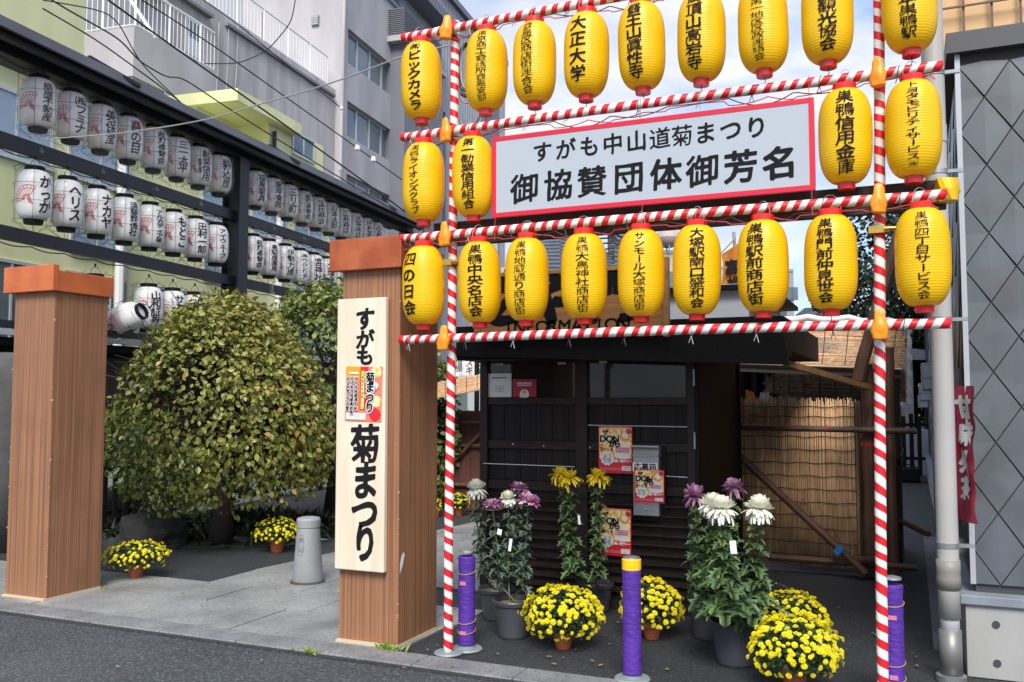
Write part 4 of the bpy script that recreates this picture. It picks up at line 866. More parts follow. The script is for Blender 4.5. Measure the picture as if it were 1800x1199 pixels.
# ================================================================== BOLLARDS
def bollard_purple(x, y, h, label, cap, r=0.052, strings=True):
    t = thing('bollard', label, 'bollard', (x, y, 0))
    pm = mat('purple_cloth', (0.085, 0.022, 0.30), 0.7, col2=(0.06, 0.015, 0.23), vs=7, bump=0.8, bs=22, bst=(1, 1, 2.2))
    n = 60; prof = [(r, 0.03+(h-0.06)*i/n) for i in range(n+1)]
    part('cloth_wrap', MB().lathe(prof, c=(x, y, 0), n=36, fn=lambda a, z: 1+0.035*mnoise.noise(Vector((math.cos(a)*2, math.sin(a)*2, z*16+x*7)))+0.02*math.sin(3*a+z*46)*math.sin(z*13+a)), pm, t, smooth=True)
    if cap: part('reflective_band', MB().lathe([(r+0.001, h-0.06), (r+0.0015, h-0.058), (r+0.0015, h-0.004), (r-0.003, h)], c=(x, y, 0), n=32), mat('yellow_reflective_tape', (0.85, 0.52, 0.01), 0.35), t)
    part('top_cap', MB().lathe([(r-0.004, h-0.002), (r-0.006, h+0.008), (r-0.02, h+0.012)], c=(x, y, 0), n=28), STEEL, t)
    part('base_plate', MB().lathe([(r+0.045, 0), (r+0.048, 0.006), (r+0.04, 0.014), (r, 0.016), (r, 0.03)], c=(x, y, 0), n=30), disc, t)
    if strings:
        for z in (h-0.12, h-0.42, 0.12):
            part('tie_string', MB().tube([(x+(r+0.004)*math.cos(a), y+(r+0.004)*math.sin(a), z+0.015*math.sin(a)) for a in np.linspace(0, 2*PI, 24)], 0.0025, 4), mat('brown_string', (0.42, 0.25, 0.10), 0.7), t)
        for z in (h-0.20, h-0.50):
            part('tape_patch', MB().box(x-0.02, x+0.02, y-r-0.004, y-r+0.02, z, z+0.022), mat('pink_tape', (0.55, 0.18, 0.30), 0.5), t)
    return t
bollard_purple(pG(1110, 1196).x, 4.97, 0.66, 'purple cloth-wrapped bollard with yellow band standing alone in front of the booth', True, strings=False)
p = pG(811, 1140); bollard_purple(-2.555, 5.14, 0.60, 'purple cloth-wrapped bollard tied behind the left striped upright', False)
bollard_purple(-0.115, 5.16, 0.62, 'purple cloth-wrapped bollard tied behind the right striped upright', False)
stone = mat('grey_granite', (0.30, 0.31, 0.325), 0.6, col2=(0.22, 0.225, 0.235), vs=3, bump=0.2, bs=110, speck=(170, 0.6, (0.14, 0.14, 0.15)))
p = pG(541, 1024); p.z = 0
SB = thing('stone_bollard', 'tapered grey granite bollard with an engraved plaque on the paved forecourt', 'bollard', p)
part('shaft', MB().lathe([(0.128, 0.02), (0.126, 0.05), (0.095, 0.455), (0.093, 0.46)], c=p, n=36), stone, SB, smooth=False)
part('cap', MB().lathe([(0.090, 0.461), (0.099, 0.466), (0.100, 0.525), (0.092, 0.54), (0.06, 0.548), (0.0, 0.55)], c=p, n=36, cap=False), stone, SB)
part('footing', MB().lathe([(0.15, 0.004), (0.135, 0.022)], c=p, n=30), mat('stained_mortar', (0.05, 0.045, 0.04), 0.8), SB)
def on_cone(a0):
    def f(x, z):
        r = 0.1300-(z)*0.0765+0.0012; a = a0+x/0.11; return (p.x+r*math.cos(a), p.y+r*math.sin(a), z)
    return f
fc = on_cone(math.atan2(-p.y, -p.x)-0.62)
ov = [(0.030*math.cos(t), 0.325+0.085*max(-1, min(1, 1.25*math.sin(t)))) for t in np.linspace(0, 2*PI, 41)]
mb = MB()
for i in range(40):
    (xa, za), (xb, zb) = ov[i], ov[i+1]; mb.quad(fc(xa, za), fc(xb, zb), fc(xb*0.86, 0.325+(zb-0.325)*0.95), fc(xa*0.86, 0.325+(za-0.325)*0.95))
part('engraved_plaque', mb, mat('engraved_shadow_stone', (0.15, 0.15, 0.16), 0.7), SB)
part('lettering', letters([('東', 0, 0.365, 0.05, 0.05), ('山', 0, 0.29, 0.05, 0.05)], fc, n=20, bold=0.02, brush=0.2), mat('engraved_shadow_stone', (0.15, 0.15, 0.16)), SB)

# ================================================================== REED SCREENS, LOGS, ALLEY
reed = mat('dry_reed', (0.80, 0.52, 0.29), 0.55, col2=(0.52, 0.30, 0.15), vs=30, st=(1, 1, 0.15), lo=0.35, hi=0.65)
reed_d = mat('dark_reed', (0.32, 0.22, 0.14), 0.7, col2=(0.18, 0.12, 0.08), vs=30, st=(1, 1, 0.15))  # darker reed tone for backings, side return and hanging blind
twine = mat('dark_twine', (0.035, 0.02, 0.018), 0.8)
log = mat('smooth_brown_log', (0.13, 0.062, 0.035), 0.55, col2=(0.07, 0.035, 0.022), vs=3, st=(3, 3, 1), bump=0.3, bs=9)
RYY = 8.68
RS = thing('reed_screen', 'upright reed screen of tan stalks bound with dark twine, right of the black booth', 'screen', (-1.0, RYY, 0))
def reeds(x0, x1, z0, z1, Y, step=0.0085, jt=0.03):
    mb = MB(); x = x0
    while x < x1:
        r = random.uniform(0.003, 0.0055); y = Y+random.uniform(-0.006, 0.006)+0.012*math.sin(x*9); dx = random.uniform(-0.008, 0.008); dz = random.uniform(-jt, jt*0.3)
        mb.tube([(x, y, z0), (x+dx*0.5, y+0.004*math.sin(x*40), (z0+z1)/2), (x+dx, y, z1+dz)], r, 5, cap=True); x += r*2+random.uniform(-0.001, 0.0018)
    return mb
part('reed_panel', reeds(-1.70, -0.97, 0.05, 1.56, RYY), reed, RS, kind='stuff', smooth=True)
part('reed_panel', reeds(-0.96, -0.46, 0.04, 1.55, RYY+0.004), reed, RS, kind='stuff', smooth=True)
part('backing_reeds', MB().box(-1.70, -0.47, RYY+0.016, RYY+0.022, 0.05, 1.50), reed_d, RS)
z = 0.14
while z < 1.5:
    pts = [(-1.70+1.24*i/26, RYY-0.010+0.010*math.sin((-1.70+1.24*i/26)*9), z+0.006*math.sin(i*1.1+z*9)) for i in range(27)]
    part('binding_twine', MB().tube(pts, 0.0035, 4), twine, RS); z += 0.118 if z < 1.2 else 0.09
# side return of the screen (recedes)
mbs = MB(); y = RYY
while y < 9.3: mbs.tube([(-0.455, y, 0.04), (-0.45+random.uniform(-0.01, 0.01), y, 1.52+random.uniform(-0.03, 0.01))], 0.006, 5); y += 0.013
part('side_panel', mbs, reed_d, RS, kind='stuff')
LG = thing('log_frame_stand', 'stand of brown logs tied against the reed screen beside the alley', 'stand', (-0.4, 8.5, 0))
def logp(pts, r, nm='log', parent=LG, m=log):
    P_ = []; R_ = []
    for i in range(len(pts)-1):
        a, b = Vector(pts[i]), Vector(pts[i+1]); k = max(2, int((b-a).length/0.15))
        for j in range(k): P_.append(a.lerp(b, j/k)+Vector((random.uniform(-1, 1), random.uniform(-1, 1), 0))*r*0.06); R_.append(r*random.uniform(0.94, 1.06))
    P_.append(Vector(pts[-1])); R_.append(r); return part(nm, MB().tube(P_, R_, 10), m, parent, smooth=False)
Yl = 8.55
logp([pY(1532, 1012, Yl), pY(1523, 640, Yl)], 0.055, 'post_log'); logp([(-0.18, 8.75, 0), (-0.18, 8.75, 2.0)], 0.05, 'post_log')
logp([pY(1262, 750, Yl-0.1), pY(1611, 758, Yl-0.1)], 0.028, 'rail_log'); logp([pY(1262, 972, Yl-0.08), pY(1612, 998, Yl-0.08)], 0.03, 'rail_log')
logp([pY(1290, 793, Yl-0.16), pY(1522, 1008, Yl-0.16)], 0.034, 'diagonal_log')
logp([pY(1588, 395, 8.3), pY(1548, 520, 8.3), pY(1508, 668, 8.3)], 0.055, 'leaning_log')
logp([pY(1500, 985, 8.5), pY(1545, 985, 8.3)], 0.035, 'short_log')
for u, v, m_, y in ((1474, 966, 'blue', Yl-0.16),):
    c = pY(u, v, y); part('blue_tape', MB().bar(c-Vector((0.018, 0, -0.017)), c+Vector((0.022, 0, -0.020)), 0.078, 0.078), mat('blue_tape', (0.02, 0.18, 0.42), 0.4), LG)
c = pY(1526, 780, Yl); part('red_tape', MB().lathe([(0.0575, -0.02), (0.0575, 0.02)], c=c, n=14), mat('red_tape', RED), LG)
c = pY(1453, 753, Yl-0.1); part('red_string', MB().lathe([(0.031, -0.006), (0.031, 0.006)], n=12), mat('red_tape', RED), LG, local=True, loc=c-rootloc(LG)).rotation_euler = (0, PI/2, 0)
part('blue_string', MB().lathe([(0.031, -0.02), (0.031, 0.02)], n=12), mat('blue_tape', RED), LG, local=True, loc=pY(1300, 748, Yl-0.1)-rootloc(LG)).rotation_euler = (0, PI/2, 0)
logp([(-0.12, 9.0, 0.45), (0.1, 8.2, 0.45)], 0.025, 'rail_log'); 
# reed awning
AW = thing('reed_awning', 'sloping awning of horizontal reeds with a rolled white edge right of the booth roof', 'awning', (-0.6, 8.6, 2.0))
def reed_roof(c00, c10, c11, c01, n, m, parent, binds=8, sag=0.02):
    """c00 front-left, c10 front-right, c11 back-right, c01 back-left"""
    mb = MB(); nr = Vector((0, -0.6, 0.8))
    for i in range(n):
        t = i/(n-1); a = c00.lerp(c01, t); b = c10.lerp(c11, t); k = 5
        pts = [a.lerp(b, j/k)+nr*(random.uniform(-0.004, 0.004)-sag*math.sin(PI*j/k)*math.sin(PI*t))+Vector((random.uniform(-0.025, 0.025) if j in (0, k) else 0, 0, 0)) for j in range(k+1)]
        mb.tube(pts, random.uniform(0.0045, 0.007), 5)
    part('reeds', mb, m, parent, kind='stuff', smooth=True)
    part('reed_backing', MB().hexa([p_+Vector((0, 0.02, -0.012)) for p_ in (c00, c10, c11, c01)], [p_+Vector((0, 0.02, -0.008)) for p_ in (c00, c10, c11, c01)]), reed_d, parent)
    for i in range(binds):
        t = (i+0.6)/binds; a = c00.lerp(c10, t); b = c01.lerp(c11, t)
        part('binding_twine', MB().tube([a.lerp(b, j/6)+nr*(0.009-sag*math.sin(PI*j/6)*math.sin(PI*t)) for j in range(7)], 0.004, 4), twine, parent)
c00, c10 = pY(1200, 632, 8.95), pY(1584, 646, 8.95); c01, c11 = pY(1200, 556, 9.7), pY(1594, 574, 9.7)
reed_roof(c00, c10, c11, c01, 40, reed, AW, 10)
part('front_edge_pole', MB().tube([c00+Vector((0, 0, -0.015)), c10+Vector((0, 0, -0.015))], 0.011, 8), mat('pale_bamboo', (0.50, 0.40, 0.25), 0.5), AW)
part('rolled_cloth', MB().tube([pY(1300+i*24, 563-9*math.sin(i/11*2.2)+i*1.0+3*math.sin(i*2.2), 9.6) for i in range(13)], 0.035, 10, wob=0.1), mat('white_cloth', (0.62, 0.63, 0.66), 0.7), AW, smooth=True)
mb = MB()
for i in range(14):
    a = pY(1594, 570+i*10, 9.4); mb.quad(a, a+Vector((0.04+0.012*math.sin(i*2.3), 0.03, 0)), pY(1594, 580+i*10, 9.4)+Vector((0.04+0.012*math.sin(i*2.3+2.3), 0.03, 0)), pY(1594, 580+i*10, 9.4))
part('torn_cloth_edge', mb, mat('white_cloth', (0.6, 0.6, 0.6)), AW)
part('under_beam', MB().bar(c00+Vector((0, 0.06, -0.06)), c10+Vector((0, 0.06, -0.06)), 0.05, 0.07), tb, AW)
part('rafter', MB().bar(c10+Vector((-0.15, 0, -0.1)), c11+Vector((-0.15, 0.5, -0.1)), 0.05, 0.06), tb, AW)
LB = thing('hanging_blind', 'grey reed blind hanging in the shade under the reed awning', 'blind', (-0.6, 8.9, 1.7))
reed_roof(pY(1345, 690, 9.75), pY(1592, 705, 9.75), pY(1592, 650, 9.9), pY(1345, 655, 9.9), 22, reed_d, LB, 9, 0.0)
part('red_clip', MB().hexa([pY(1412, 680, 9.7), pY(1424, 680, 9.7), pY(1424, 674, 9.7), pY(1412, 674, 9.7)], [pY(1412, 680, 9.72), pY(1424, 680, 9.72), pY(1424, 674, 9.72), pY(1412, 674, 9.72)]), mat('red_tape', RED), LB)
struct('stall_shade', MB().box(-1.5, -0.15, 10.3, 10.4, 0, 2.3), mat('interior_shade_sheet', (0.018, 0.015, 0.016), 0.8))  # plain dark sheet put in for the shade inside the stall
tag(part("purple_drape", (lambda m_: (m_.add([(x, 9.9+0.05*math.sin(i*1.9), z) for i, x in enumerate(np.linspace(-1.75, -1.28, 12)) for z in (1.4, 2.2)], [(2*i, 2*i+2, 2*i+3, 2*i+1) for i in range(11)]), m_)[1])(MB()), mat('deep_purple_curtain', (0.018, 0.007, 0.035), 0.8), None, loc=(-1.5, 9.4, 1.8)), 'dark purple curtain hanging behind the reed screen by the booth', 'curtain')
OB = thing('orange_signs', 'small orange paper sign with brushed mark poking above the reed screen', 'sign', pY(1330, 700, 8.78))
q = pY(1316, 690, 8.78); part('sheet', MB().hexa([q+Vector((-0.03, 0, 0.03)), q+Vector((0.05, 0, 0.0)), q+Vector((0.06, 0, -0.4)), q+Vector((-0.02, 0, -0.4))][::1], [q+Vector((-0.03, 0.002, 0.03)), q+Vector((0.05, 0.002, 0.0)), q+Vector((0.06, 0.002, -0.4)), q+Vector((-0.02, 0.002, -0.4))]), orange, OB)
q = pY(1340, 695, 8.79); part('sheet', MB().box(q.x-0.03, q.x+0.09, 8.79, 8.794, 1.2, q.z), orange, OB); part('lettering', letters([('巣', q.x+0.02, q.z-0.02, 0.1, 0.1)], lambda x, y: (x, 8.788, y), n=20, bold=0.05), pw, OB)

# ================================================================== RIGHT BUILDING AND PIPE
slate = mat('blue_grey_slate', (0.11, 0.125, 0.145), 0.4, col2=(0.06, 0.068, 0.08), vs=3.5, rvar=0.1, spec=0.7)
seam = mat('dark_seam', (0.045, 0.05, 0.055), 0.7)
WX = 0.30; WY = pX(1697, 560, WX).y; WZ = pX(1690, 42, WX).z
RB = thing('slate_building', 'blue-grey slate clad building with dark roof edge at the right edge of the photo', 'building', (0.8, WY, 0))
part('wall', MB().box(WX+0.01, 3.5, WY+0.01, 30, 0.45, WZ), seam, RB)
def diamond_grid(fn, w_, h_, dw, dh, parent, th):
    """overlapping diamond slates on a sheet w_ by h_ (fn maps u, v, out to a point)"""
    nj = int(h_/dh*2)+2; k = 0
    for j in range(-1, nj):
        for i in range(-1, int(w_/dw)+2):
            cx, cy = i*dw+(dw/2 if j % 2 else 0), j*dh/2
            pts = [(cx, cy-dh/2), (cx+dw/2, cy), (cx, cy+dh/2), (cx-dw/2, cy)]
            pts = [(min(max(a, 0), w_), min(max(b, 0), h_)) for a, b in pts]
            if max(a for a, b in pts)-min(a for a, b in pts) < 0.05 or max(b for a, b in pts)-min(b for a, b in pts) < 0.05: continue
            s = 0.965; mx_ = sum(a for a, b in pts)/4; my_ = sum(b for a, b in pts)/4
            q = [(mx_+(a-mx_)*s, my_+(b-my_)*s) for a, b in pts]; o0, o1 = th*random.uniform(0.8, 1.1), th*random.uniform(1.5, 2.0)
            f0 = [fn(a, b, (o1 if b < my_ else o0)) for a, b in q]; b0 = [fn(a, b, 0.0) for a, b in q]
            part('slate', MB().hexa(f0, b0), slate, parent); k += 1
    return k
diamond_grid(lambda a, b, o: Vector((WX+a, WY+0.01-o, 0.5+b)), 0.85, WZ-0.55, 0.27, 0.40, RB, 0.011)
diamond_grid(lambda a, b, o: Vector((WX+0.01-o, WY+a, 0.5+b)), 11.5, WZ-0.55, 0.62, 0.62, RB, 0.010)
part('roof_edge', MB().box(WX-0.06, 3.5, WY-0.06, 30, WZ, WZ+0.12), mat('dark_grey_fascia', (0.06, 0.062, 0.068), 0.5), RB)
part('corner_trim', MB().box(WX-0.016, WX+0.012, WY-0.02, WY+0.004, 0.5, WZ), mat('pale_metal_trim', (0.45, 0.47, 0.50), 0.35, metal=0.3), RB)
sil = mat('precast_concrete', (0.36, 0.36, 0.35), 0.8, col2=(0.27, 0.27, 0.265), vs=2.0, st=(1, 1, 0.5), bump=0.2, bs=30)
sill2 = mat('blue_grey_coping', (0.25, 0.29, 0.34), 0.6, col2=(0.18, 0.2, 0.23), vs=5)
part('plinth', MB().box(WX-0.05, 3.5, WY-0.09, 30, 0, 0.40), sil, RB, bevel=0.004)
part('coping', MB().box(WX-0.075, 3.5, WY-0.115, 30, 0.401, 0.452), sill2, RB, bevel=0.005)
for z in (0.30, 0.09):
    part('weep_hole', MB().lathe([(0.02, 0), (0.02, 0.006), (0.012, 0.006)], n=14), seam, RB, local=True, loc=Vector((WX+0.10, WY-0.091, z))-rootloc(RB)).rotation_euler = (PI/2, 0, 0)
PC = pX(1655, 600, 0.165); px_, py_ = 0.165, PC.y
pipem = mat('grey_pvc_pipe', (0.42, 0.41, 0.395), 0.4, col2=(0.37, 0.36, 0.35), vs=2.5)
PP = thing('drainpipe', 'thick pale grey drainpipe running up the corner between alley and slate building', 'pipe', (px_, py_, 0))
part('pipe', MB().lathe([(0.056, 0.34+i*0.2) for i in range(21)], c=(px_, py_, 0), n=28), pipem, PP, smooth=True)
part('lower_pipe', MB().lathe([(0.050, 0.22), (0.050, 0.50)], c=(px_, py_, 0), n=28), mat('pale_pipe', (0.52, 0.54, 0.56), 0.4), PP, smooth=True)
part('pipe_collar', MB().lathe([(0.062, 0.50), (0.063, 0.56), (0.060, 0.58), (0.062, 0.60), (0.062, 0.66)], c=(px_, py_, 0), n=28), mat('brown_grey_collar', (0.22, 0.21, 0.19), 0.5), PP, smooth=True)
part('metal_sleeve', MB().lathe([(0.0585, 0.02), (0.0585, 0.28)], c=(px_, py_, 0), n=28), mat('dull_sleeve', (0.20, 0.20, 0.19), 0.45, metal=0.4), PP, smooth=True)
part('floor_flange', MB().lathe([(0.078, 0.0), (0.078, 0.035), (0.06, 0.04)], c=(px_, py_, 0), n=28), STEEL, PP)
for z in (0.74, 1.99, 2.83, 3.4):
    part('bracket', MB().lathe([(0.060, z-0.014), (0.060, z+0.014)], c=(px_, py_, 0), n=28).box(px_+0.055, WX, py_-0.012, py_+0.012, z-0.01, z+0.01), STEEL, PP)
part('upper_socket', MB().lathe([(0.060, 3.0), (0.060, 3.1)], c=(px_, py_, 0), n=28), pipem, PP)
# rippled sheet banners on the side wall
def banner(name, label, x, y0, y1, z0, z1, mtl, marks, ink_, amp=0.02, push=0, turn=0.0):
    t = thing(name, label, 'banner', (x, (y0+y1)/2, z0)); nu, nv = 16, 60
    f = lambda s, v: Vector((x+turn*(1-s)-amp*(math.sin(s*5+v*3)*0.6+mnoise.noise(Vector((s*2.5, v*5, push)))*1.2), y0+(y1-y0)*s, z0+(z1-z0)*v))
    mb = MB()
    for j in range(nv+1):
        for i in range(nu+1): mb.v.append(tuple(f(i/nu, j/nv)))
    for j in range(nv):
        for i in range(nu): o = j*(nu+1)+i; mb.f.append((o, o+1, o+nu+2, o+nu+1))
    part('cloth', mb, mtl, t, smooth=True)
    g = lambda xx, yy: f(1-xx, yy)-Vector((0.006, 0, 0))
    part('lettering', letters(marks, g, n=34, bold=0.07, brush=0.8, vert=True), ink_, t)
    if not turn: part('banner_pole', MB().tube([(x+turn+0.01, y0-0.01, z0-0.1), (x+turn+0.01, y0-0.01, z1+0.05)], 0.008, 6), STEEL, t); return t
film = mat('silvery_white_film', (0.62, 0.62, 0.63), 0.25, coat=0.4, bump=0.4, bs=8)
banner('vertical_banner', 'white rippled vertical banner with bold black writing on the slate side wall', WX-0.09, WY-0.04, WY+0.85, 1.66, 3.25, film, [(c, 0.5, 0.90-0.2*i, 0.85, 0.19) for i, c in enumerate('開運招福祭')], INK)
banner('pink_banner', 'short crimson pink banner with white writing below the white banner', WX-0.07, WY-0.14, WY+0.10, 0.85, 1.62, mat('crimson_banner', (0.36, 0.02, 0.06), 0.45, col2=(0.46, 0.07, 0.11), vs=4), [(c, 0.5, 0.84-0.2*i, 0.6, 0.16) for i, c in enumerate('甘味処茶')], pw, push=3, turn=0.095)
banner('white_notice', 'white and pink notice sheets at the foot of the slate side wall', WX-0.09, WY-0.05, WY+0.3, 0.50, 0.84, film, [(c, 0.5, 0.8-0.28*i, 0.6, 0.2) for i, c in enumerate('営業中')], mat('poster_pink', RED), push=5)
tag(part('lamp_hood', MB().lathe([(0.035, 0), (0.05, 0.03), (0.03, 0.09), (0.005, 0.10)], n=16, c=(WX-0.06, WY+0.25, 0.62)), mat('ivory_plastic', (0.62, 0.60, 0.55), 0.4), None, loc=(WX-0.06, WY+0.25, 0.62), smooth=True), 'ivory plastic hood on the slate side wall beside the pipe', 'lamp')
for k, (u, v, s) in enumerate(((1631, 663, 0.16), (1625, 690, 0.12), (1622, 706, 0.10))):
    y = 11.5+k*2.2; c = pY(u, v, y); t = thing('meter_box', f'grey meter box on the alley wall, {ORD[k]} from the front', 'box', (c.x, y, c.z-s))
    part('box', MB().box(c.x-0.07, c.x+0.09, y-0.12, y+0.1, c.z-s, c.z+s), mat('meter_grey', (0.25, 0.26, 0.28), 0.4), t, bevel=0.01); part('window', MB().box(c.x-0.05, c.x+0.07, y-0.124, y-0.121, c.z-s*0.05, c.z+s*0.85), mat('meter_pale', (0.45, 0.47, 0.5), 0.3), t); part('door', MB().box(c.x-0.05, c.x+0.07, y-0.124, y-0.121, c.z-s*0.85, c.z-s*0.15), mat('meter_pale', (0.45, 0.47, 0.5), 0.3), t)
# beige building beyond
beige = mat('sand_beige_render', (0.66, 0.43, 0.22), 0.8, col2=(0.60, 0.38, 0.19), vs=2)
BG = thing('beige_building', 'sand beige building with a dark grid of bars behind the drainpipe at top right', 'building', (2.5, 12, 0))
part('wall', MB().box(0.36, 6, 12, 18, 0, 12), beige, BG)
for x in (0.38, 0.68, 0.98, 1.28, 1.6): part('vertical_bar', MB().box(x, x+0.025, 11.9, 11.93, 2, 12), mat('rust_bar', (0.12, 0.07, 0.06), 0.6), BG)
for z in np.arange(2.5, 12, 0.62): part('horizontal_bar', MB().box(0.36, 3, 11.87, 11.895, z, z+0.02), mat('rust_bar', (0.12, 0.07, 0.06), 0.6), BG)
part('edge_column', MB().box(0.22, 0.355, 11.8, 12.2, 0, 12), mat('dark_grey_column', (0.10, 0.10, 0.11), 0.5), BG)
t = thing('side_sign', 'narrow dark red vertical sign behind the yellow lantern at top right', 'sign', (0.13, 11.5, 4)); part('panel', MB().box(0.10, 0.20, 11.4, 11.5, 3.9, 5.2), mat('dark_red_sign', (0.30, 0.02, 0.03), 0.4), t); part('edge', MB().box(0.085, 0.10, 11.39, 11.5, 3.9, 5.2), STEEL, t)
# alley end
whitew = mat('white_wall', (0.58, 0.60, 0.63), 0.7, col2=(0.50, 0.52, 0.55), vs=1.5)
AE = thing('white_shed', 'pale white shed with curved grey roof edge at the far end of the alley', 'building', (-0.3, 21, 0))
part('wall', MB().box(-0.7, 0.05, 21, 24, 0.5, 2.35), whitew, AE); part('roof', MB().hexa([(-0.9, 20.8, 2.35), (0.3, 20.8, 2.35), (0.3, 20.8, 2.55), (-0.9, 20.8, 2.75)], [(-0.9, 24, 2.35), (0.3, 24, 2.35), (0.3, 24, 2.6), (-0.9, 24, 2.8)]), mat('grey_tin', (0.3, 0.33, 0.36), 0.5), AE)
part('post', MB().box(-0.15, -0.05, 20.7, 20.8, 0, 2.35), mat('faded_pink_post', (0.38, 0.30, 0.30), 0.6), AE); part('brick_panel', MB().box(-0.7, -0.2, 20.9, 20.99, 0.3, 1.4), mat('brown_panel', (0.22, 0.13, 0.08), 0.7, col2=(0.12, 0.07, 0.05), vs=8, st=(1, 1, 6)), AE)
part('step_slab', MB().box(-0.2, 0.3, 20.2, 20.9, 0, 0.9), whitew, AE)
t = thing('alley_fence', 'black wooden fence closing the far end of the alley', 'fence', (-0.2, 19.4, 0))
for k in range(7): part('picket', MB().box(-0.75+k*0.14, -0.67+k*0.14, 19.4, 19.44, 0.05, 1.25 if k % 2 else 1.2), BLACK, t)
for z in (0.35, 1.0): part('fence_rail', MB().box(-0.8, 0.3, 19.44, 19.47, z, z+0.06), BLACK, t)
t = thing('black_case', 'low black case lying in front of the alley fence', 'case', (-0.05, 18.6, 0)); part('body', MB().box(-0.28, 0.12, 18.4, 18.8, 0.02, 0.26), BLACK, t, bevel=0.02); part('handle', MB().tube([(-0.2, 18.5, 0.26), (-0.15, 18.5, 0.32), (0, 18.5, 0.32), (0.05, 18.5, 0.26)], 0.012, 6), BLACK, t)
t = thing('slat_gate', 'dark vertical slat panel between log stand and alley', 'panel', (-0.12, 9.2, 0))
for k in range(9): part('slat', MB().box(-0.135, -0.105, 8.95+k*0.16, 9.07+k*0.16, 0.03, 1.62), bw_, t)
part('shelf', MB().box(-0.16, -0.08, 8.9, 10.4, 1.0, 1.03), bw_, t)

# ================================================================== MIDDLE BACKGROUND
tile = mat('blue_grey_roof_tile', (0.11, 0.13, 0.165), 0.45, col2=(0.08, 0.095, 0.12), vs=5)
def tiled_roof(name, label, uvs, D, rows_, cols):
    """a roof slope given by its four corners (near-left, near-right, far-right, far-left) with stepped courses"""
    q = [pD(u, v, d) for (u, v), d in zip(uvs, D)]; t = thing(name, label, 'roof', (q[0]+q[1])/2)
    part('underlay', MB().poly(q), tile, t)
    nr = (q[1]-q[0]).cross(q[3]-q[0]).normalized(); nr = nr if nr.z > 0 else -nr; mb = MB()
    for i in range(rows_):
        t0, t1 = i/rows_, (i+1)/rows_; a, b, c, d = q[0].lerp(q[3], t0), q[1].lerp(q[2], t0), q[1].lerp(q[2], t1), q[0].lerp(q[3], t1)
        for j in range(cols):
            s0, s1 = j/cols+0.004, (j+1)/cols-0.004
            mb.hexa([a.lerp(b, s0)+nr*0.07, a.lerp(b, s1)+nr*0.07, d.lerp(c, s1)+nr*0.02, d.lerp(c, s0)+nr*0.02], [a.lerp(b, s0), a.lerp(b, s1), d.lerp(c, s1), d.lerp(c, s0)])
    part('tiles', mb, tile, t, kind='stuff'); return t
h_ = thing('grey_house', 'grey walled house under blue-grey tiled roofs behind the booth signboard', 'house', pD(960, 600, 21))
hw = pD(870, 600, 21); hr = pD(1090, 600, 21); dv = (hr-hw).normalized(); bk = Vector((-dv.y, dv.x, 0))
def hb(a, b, z0, z1, dp=6): # box along the house front
    A_, B_ = hw.lerp(hr, a), hw.lerp(hr, b); return MB().hexa([Vector((A_.x, A_.y, z0)), Vector((B_.x, B_.y, z0)), Vector((B_.x, B_.y, z1)), Vector((A_.x, A_.y, z1))], [Vector((A_.x, A_.y, z0))+bk*dp, Vector((B_.x, B_.y, z0))+bk*dp, Vector((B_.x, B_.y, z1))+bk*dp, Vector((A_.x, A_.y, z1))+bk*dp])
part('wall', hb(-0.25, 1.0, 0, pD(900, 470, 21).z), gcon, h_)
part('side_wall', hb(-0.25, 0.02, 0, pD(880, 392, 21).z), mat('pale_grey_siding', (0.36, 0.37, 0.39), 0.6), h_)
tiled_roof('tiled_roof', 'blue-grey tiled roof slope between the second and third lowest lanterns', [(880, 486), (1000, 490), (985, 405), (940, 412)], (20, 20, 25, 25), 13, 1)
tiled_roof('tiled_roof', 'blue-grey tiled roof hip facing right behind the lowest lantern row', [(985, 488), (1095, 490), (1050, 420), (985, 400)], (20, 20.5, 25, 25), 13, 1)
tiled_roof('tiled_roof', 'upper tiled roof strip just under the white signboard', [(900, 402), (1090, 392), (1060, 362), (975, 372)], (26, 26, 30, 30), 9, 1)
tiled_roof('far_roof', 'pale slatted roof beside the utility pole behind the lanterns', [(1080, 470), (1130, 478), (1110, 400), (1078, 398)], (22, 22, 26, 26), 10, 1)
P_ = pD(1078, 600, 24)
UP_ = thing('utility_pole', 'grey utility pole wound with cables behind the lowest lantern row', 'pole', (P_.x, P_.y, 0))
part('pole', MB().tube([(P_.x, P_.y, 0), (P_.x, P_.y, pD(1078, 402, 24).z)], 0.14, 10), mat('pole_concrete', (0.22, 0.22, 0.23), 0.8), UP_)
for k in range(7):
    z = pD(1078, 408+k*9, 24).z; part('cable_coil', MB().tube([(P_.x-0.9+0.1*k, P_.y-0.2, z+0.25), (P_.x-0.3, P_.y-0.25, z-0.1+0.05*math.sin(k)), (P_.x+0.1, P_.y-0.2, z-0.05), (P_.x+0.5, P_.y-0.1, z-0.35)], 0.025, 5), WIRE, UP_)
part('cross_arm', MB().bar(P_+Vector((-0.6, -0.2, pD(1078, 412, 24).z-P_.z)), P_+Vector((0.6, -0.2, pD(1078, 412, 24).z-P_.z)), 0.08), STEEL, UP_)
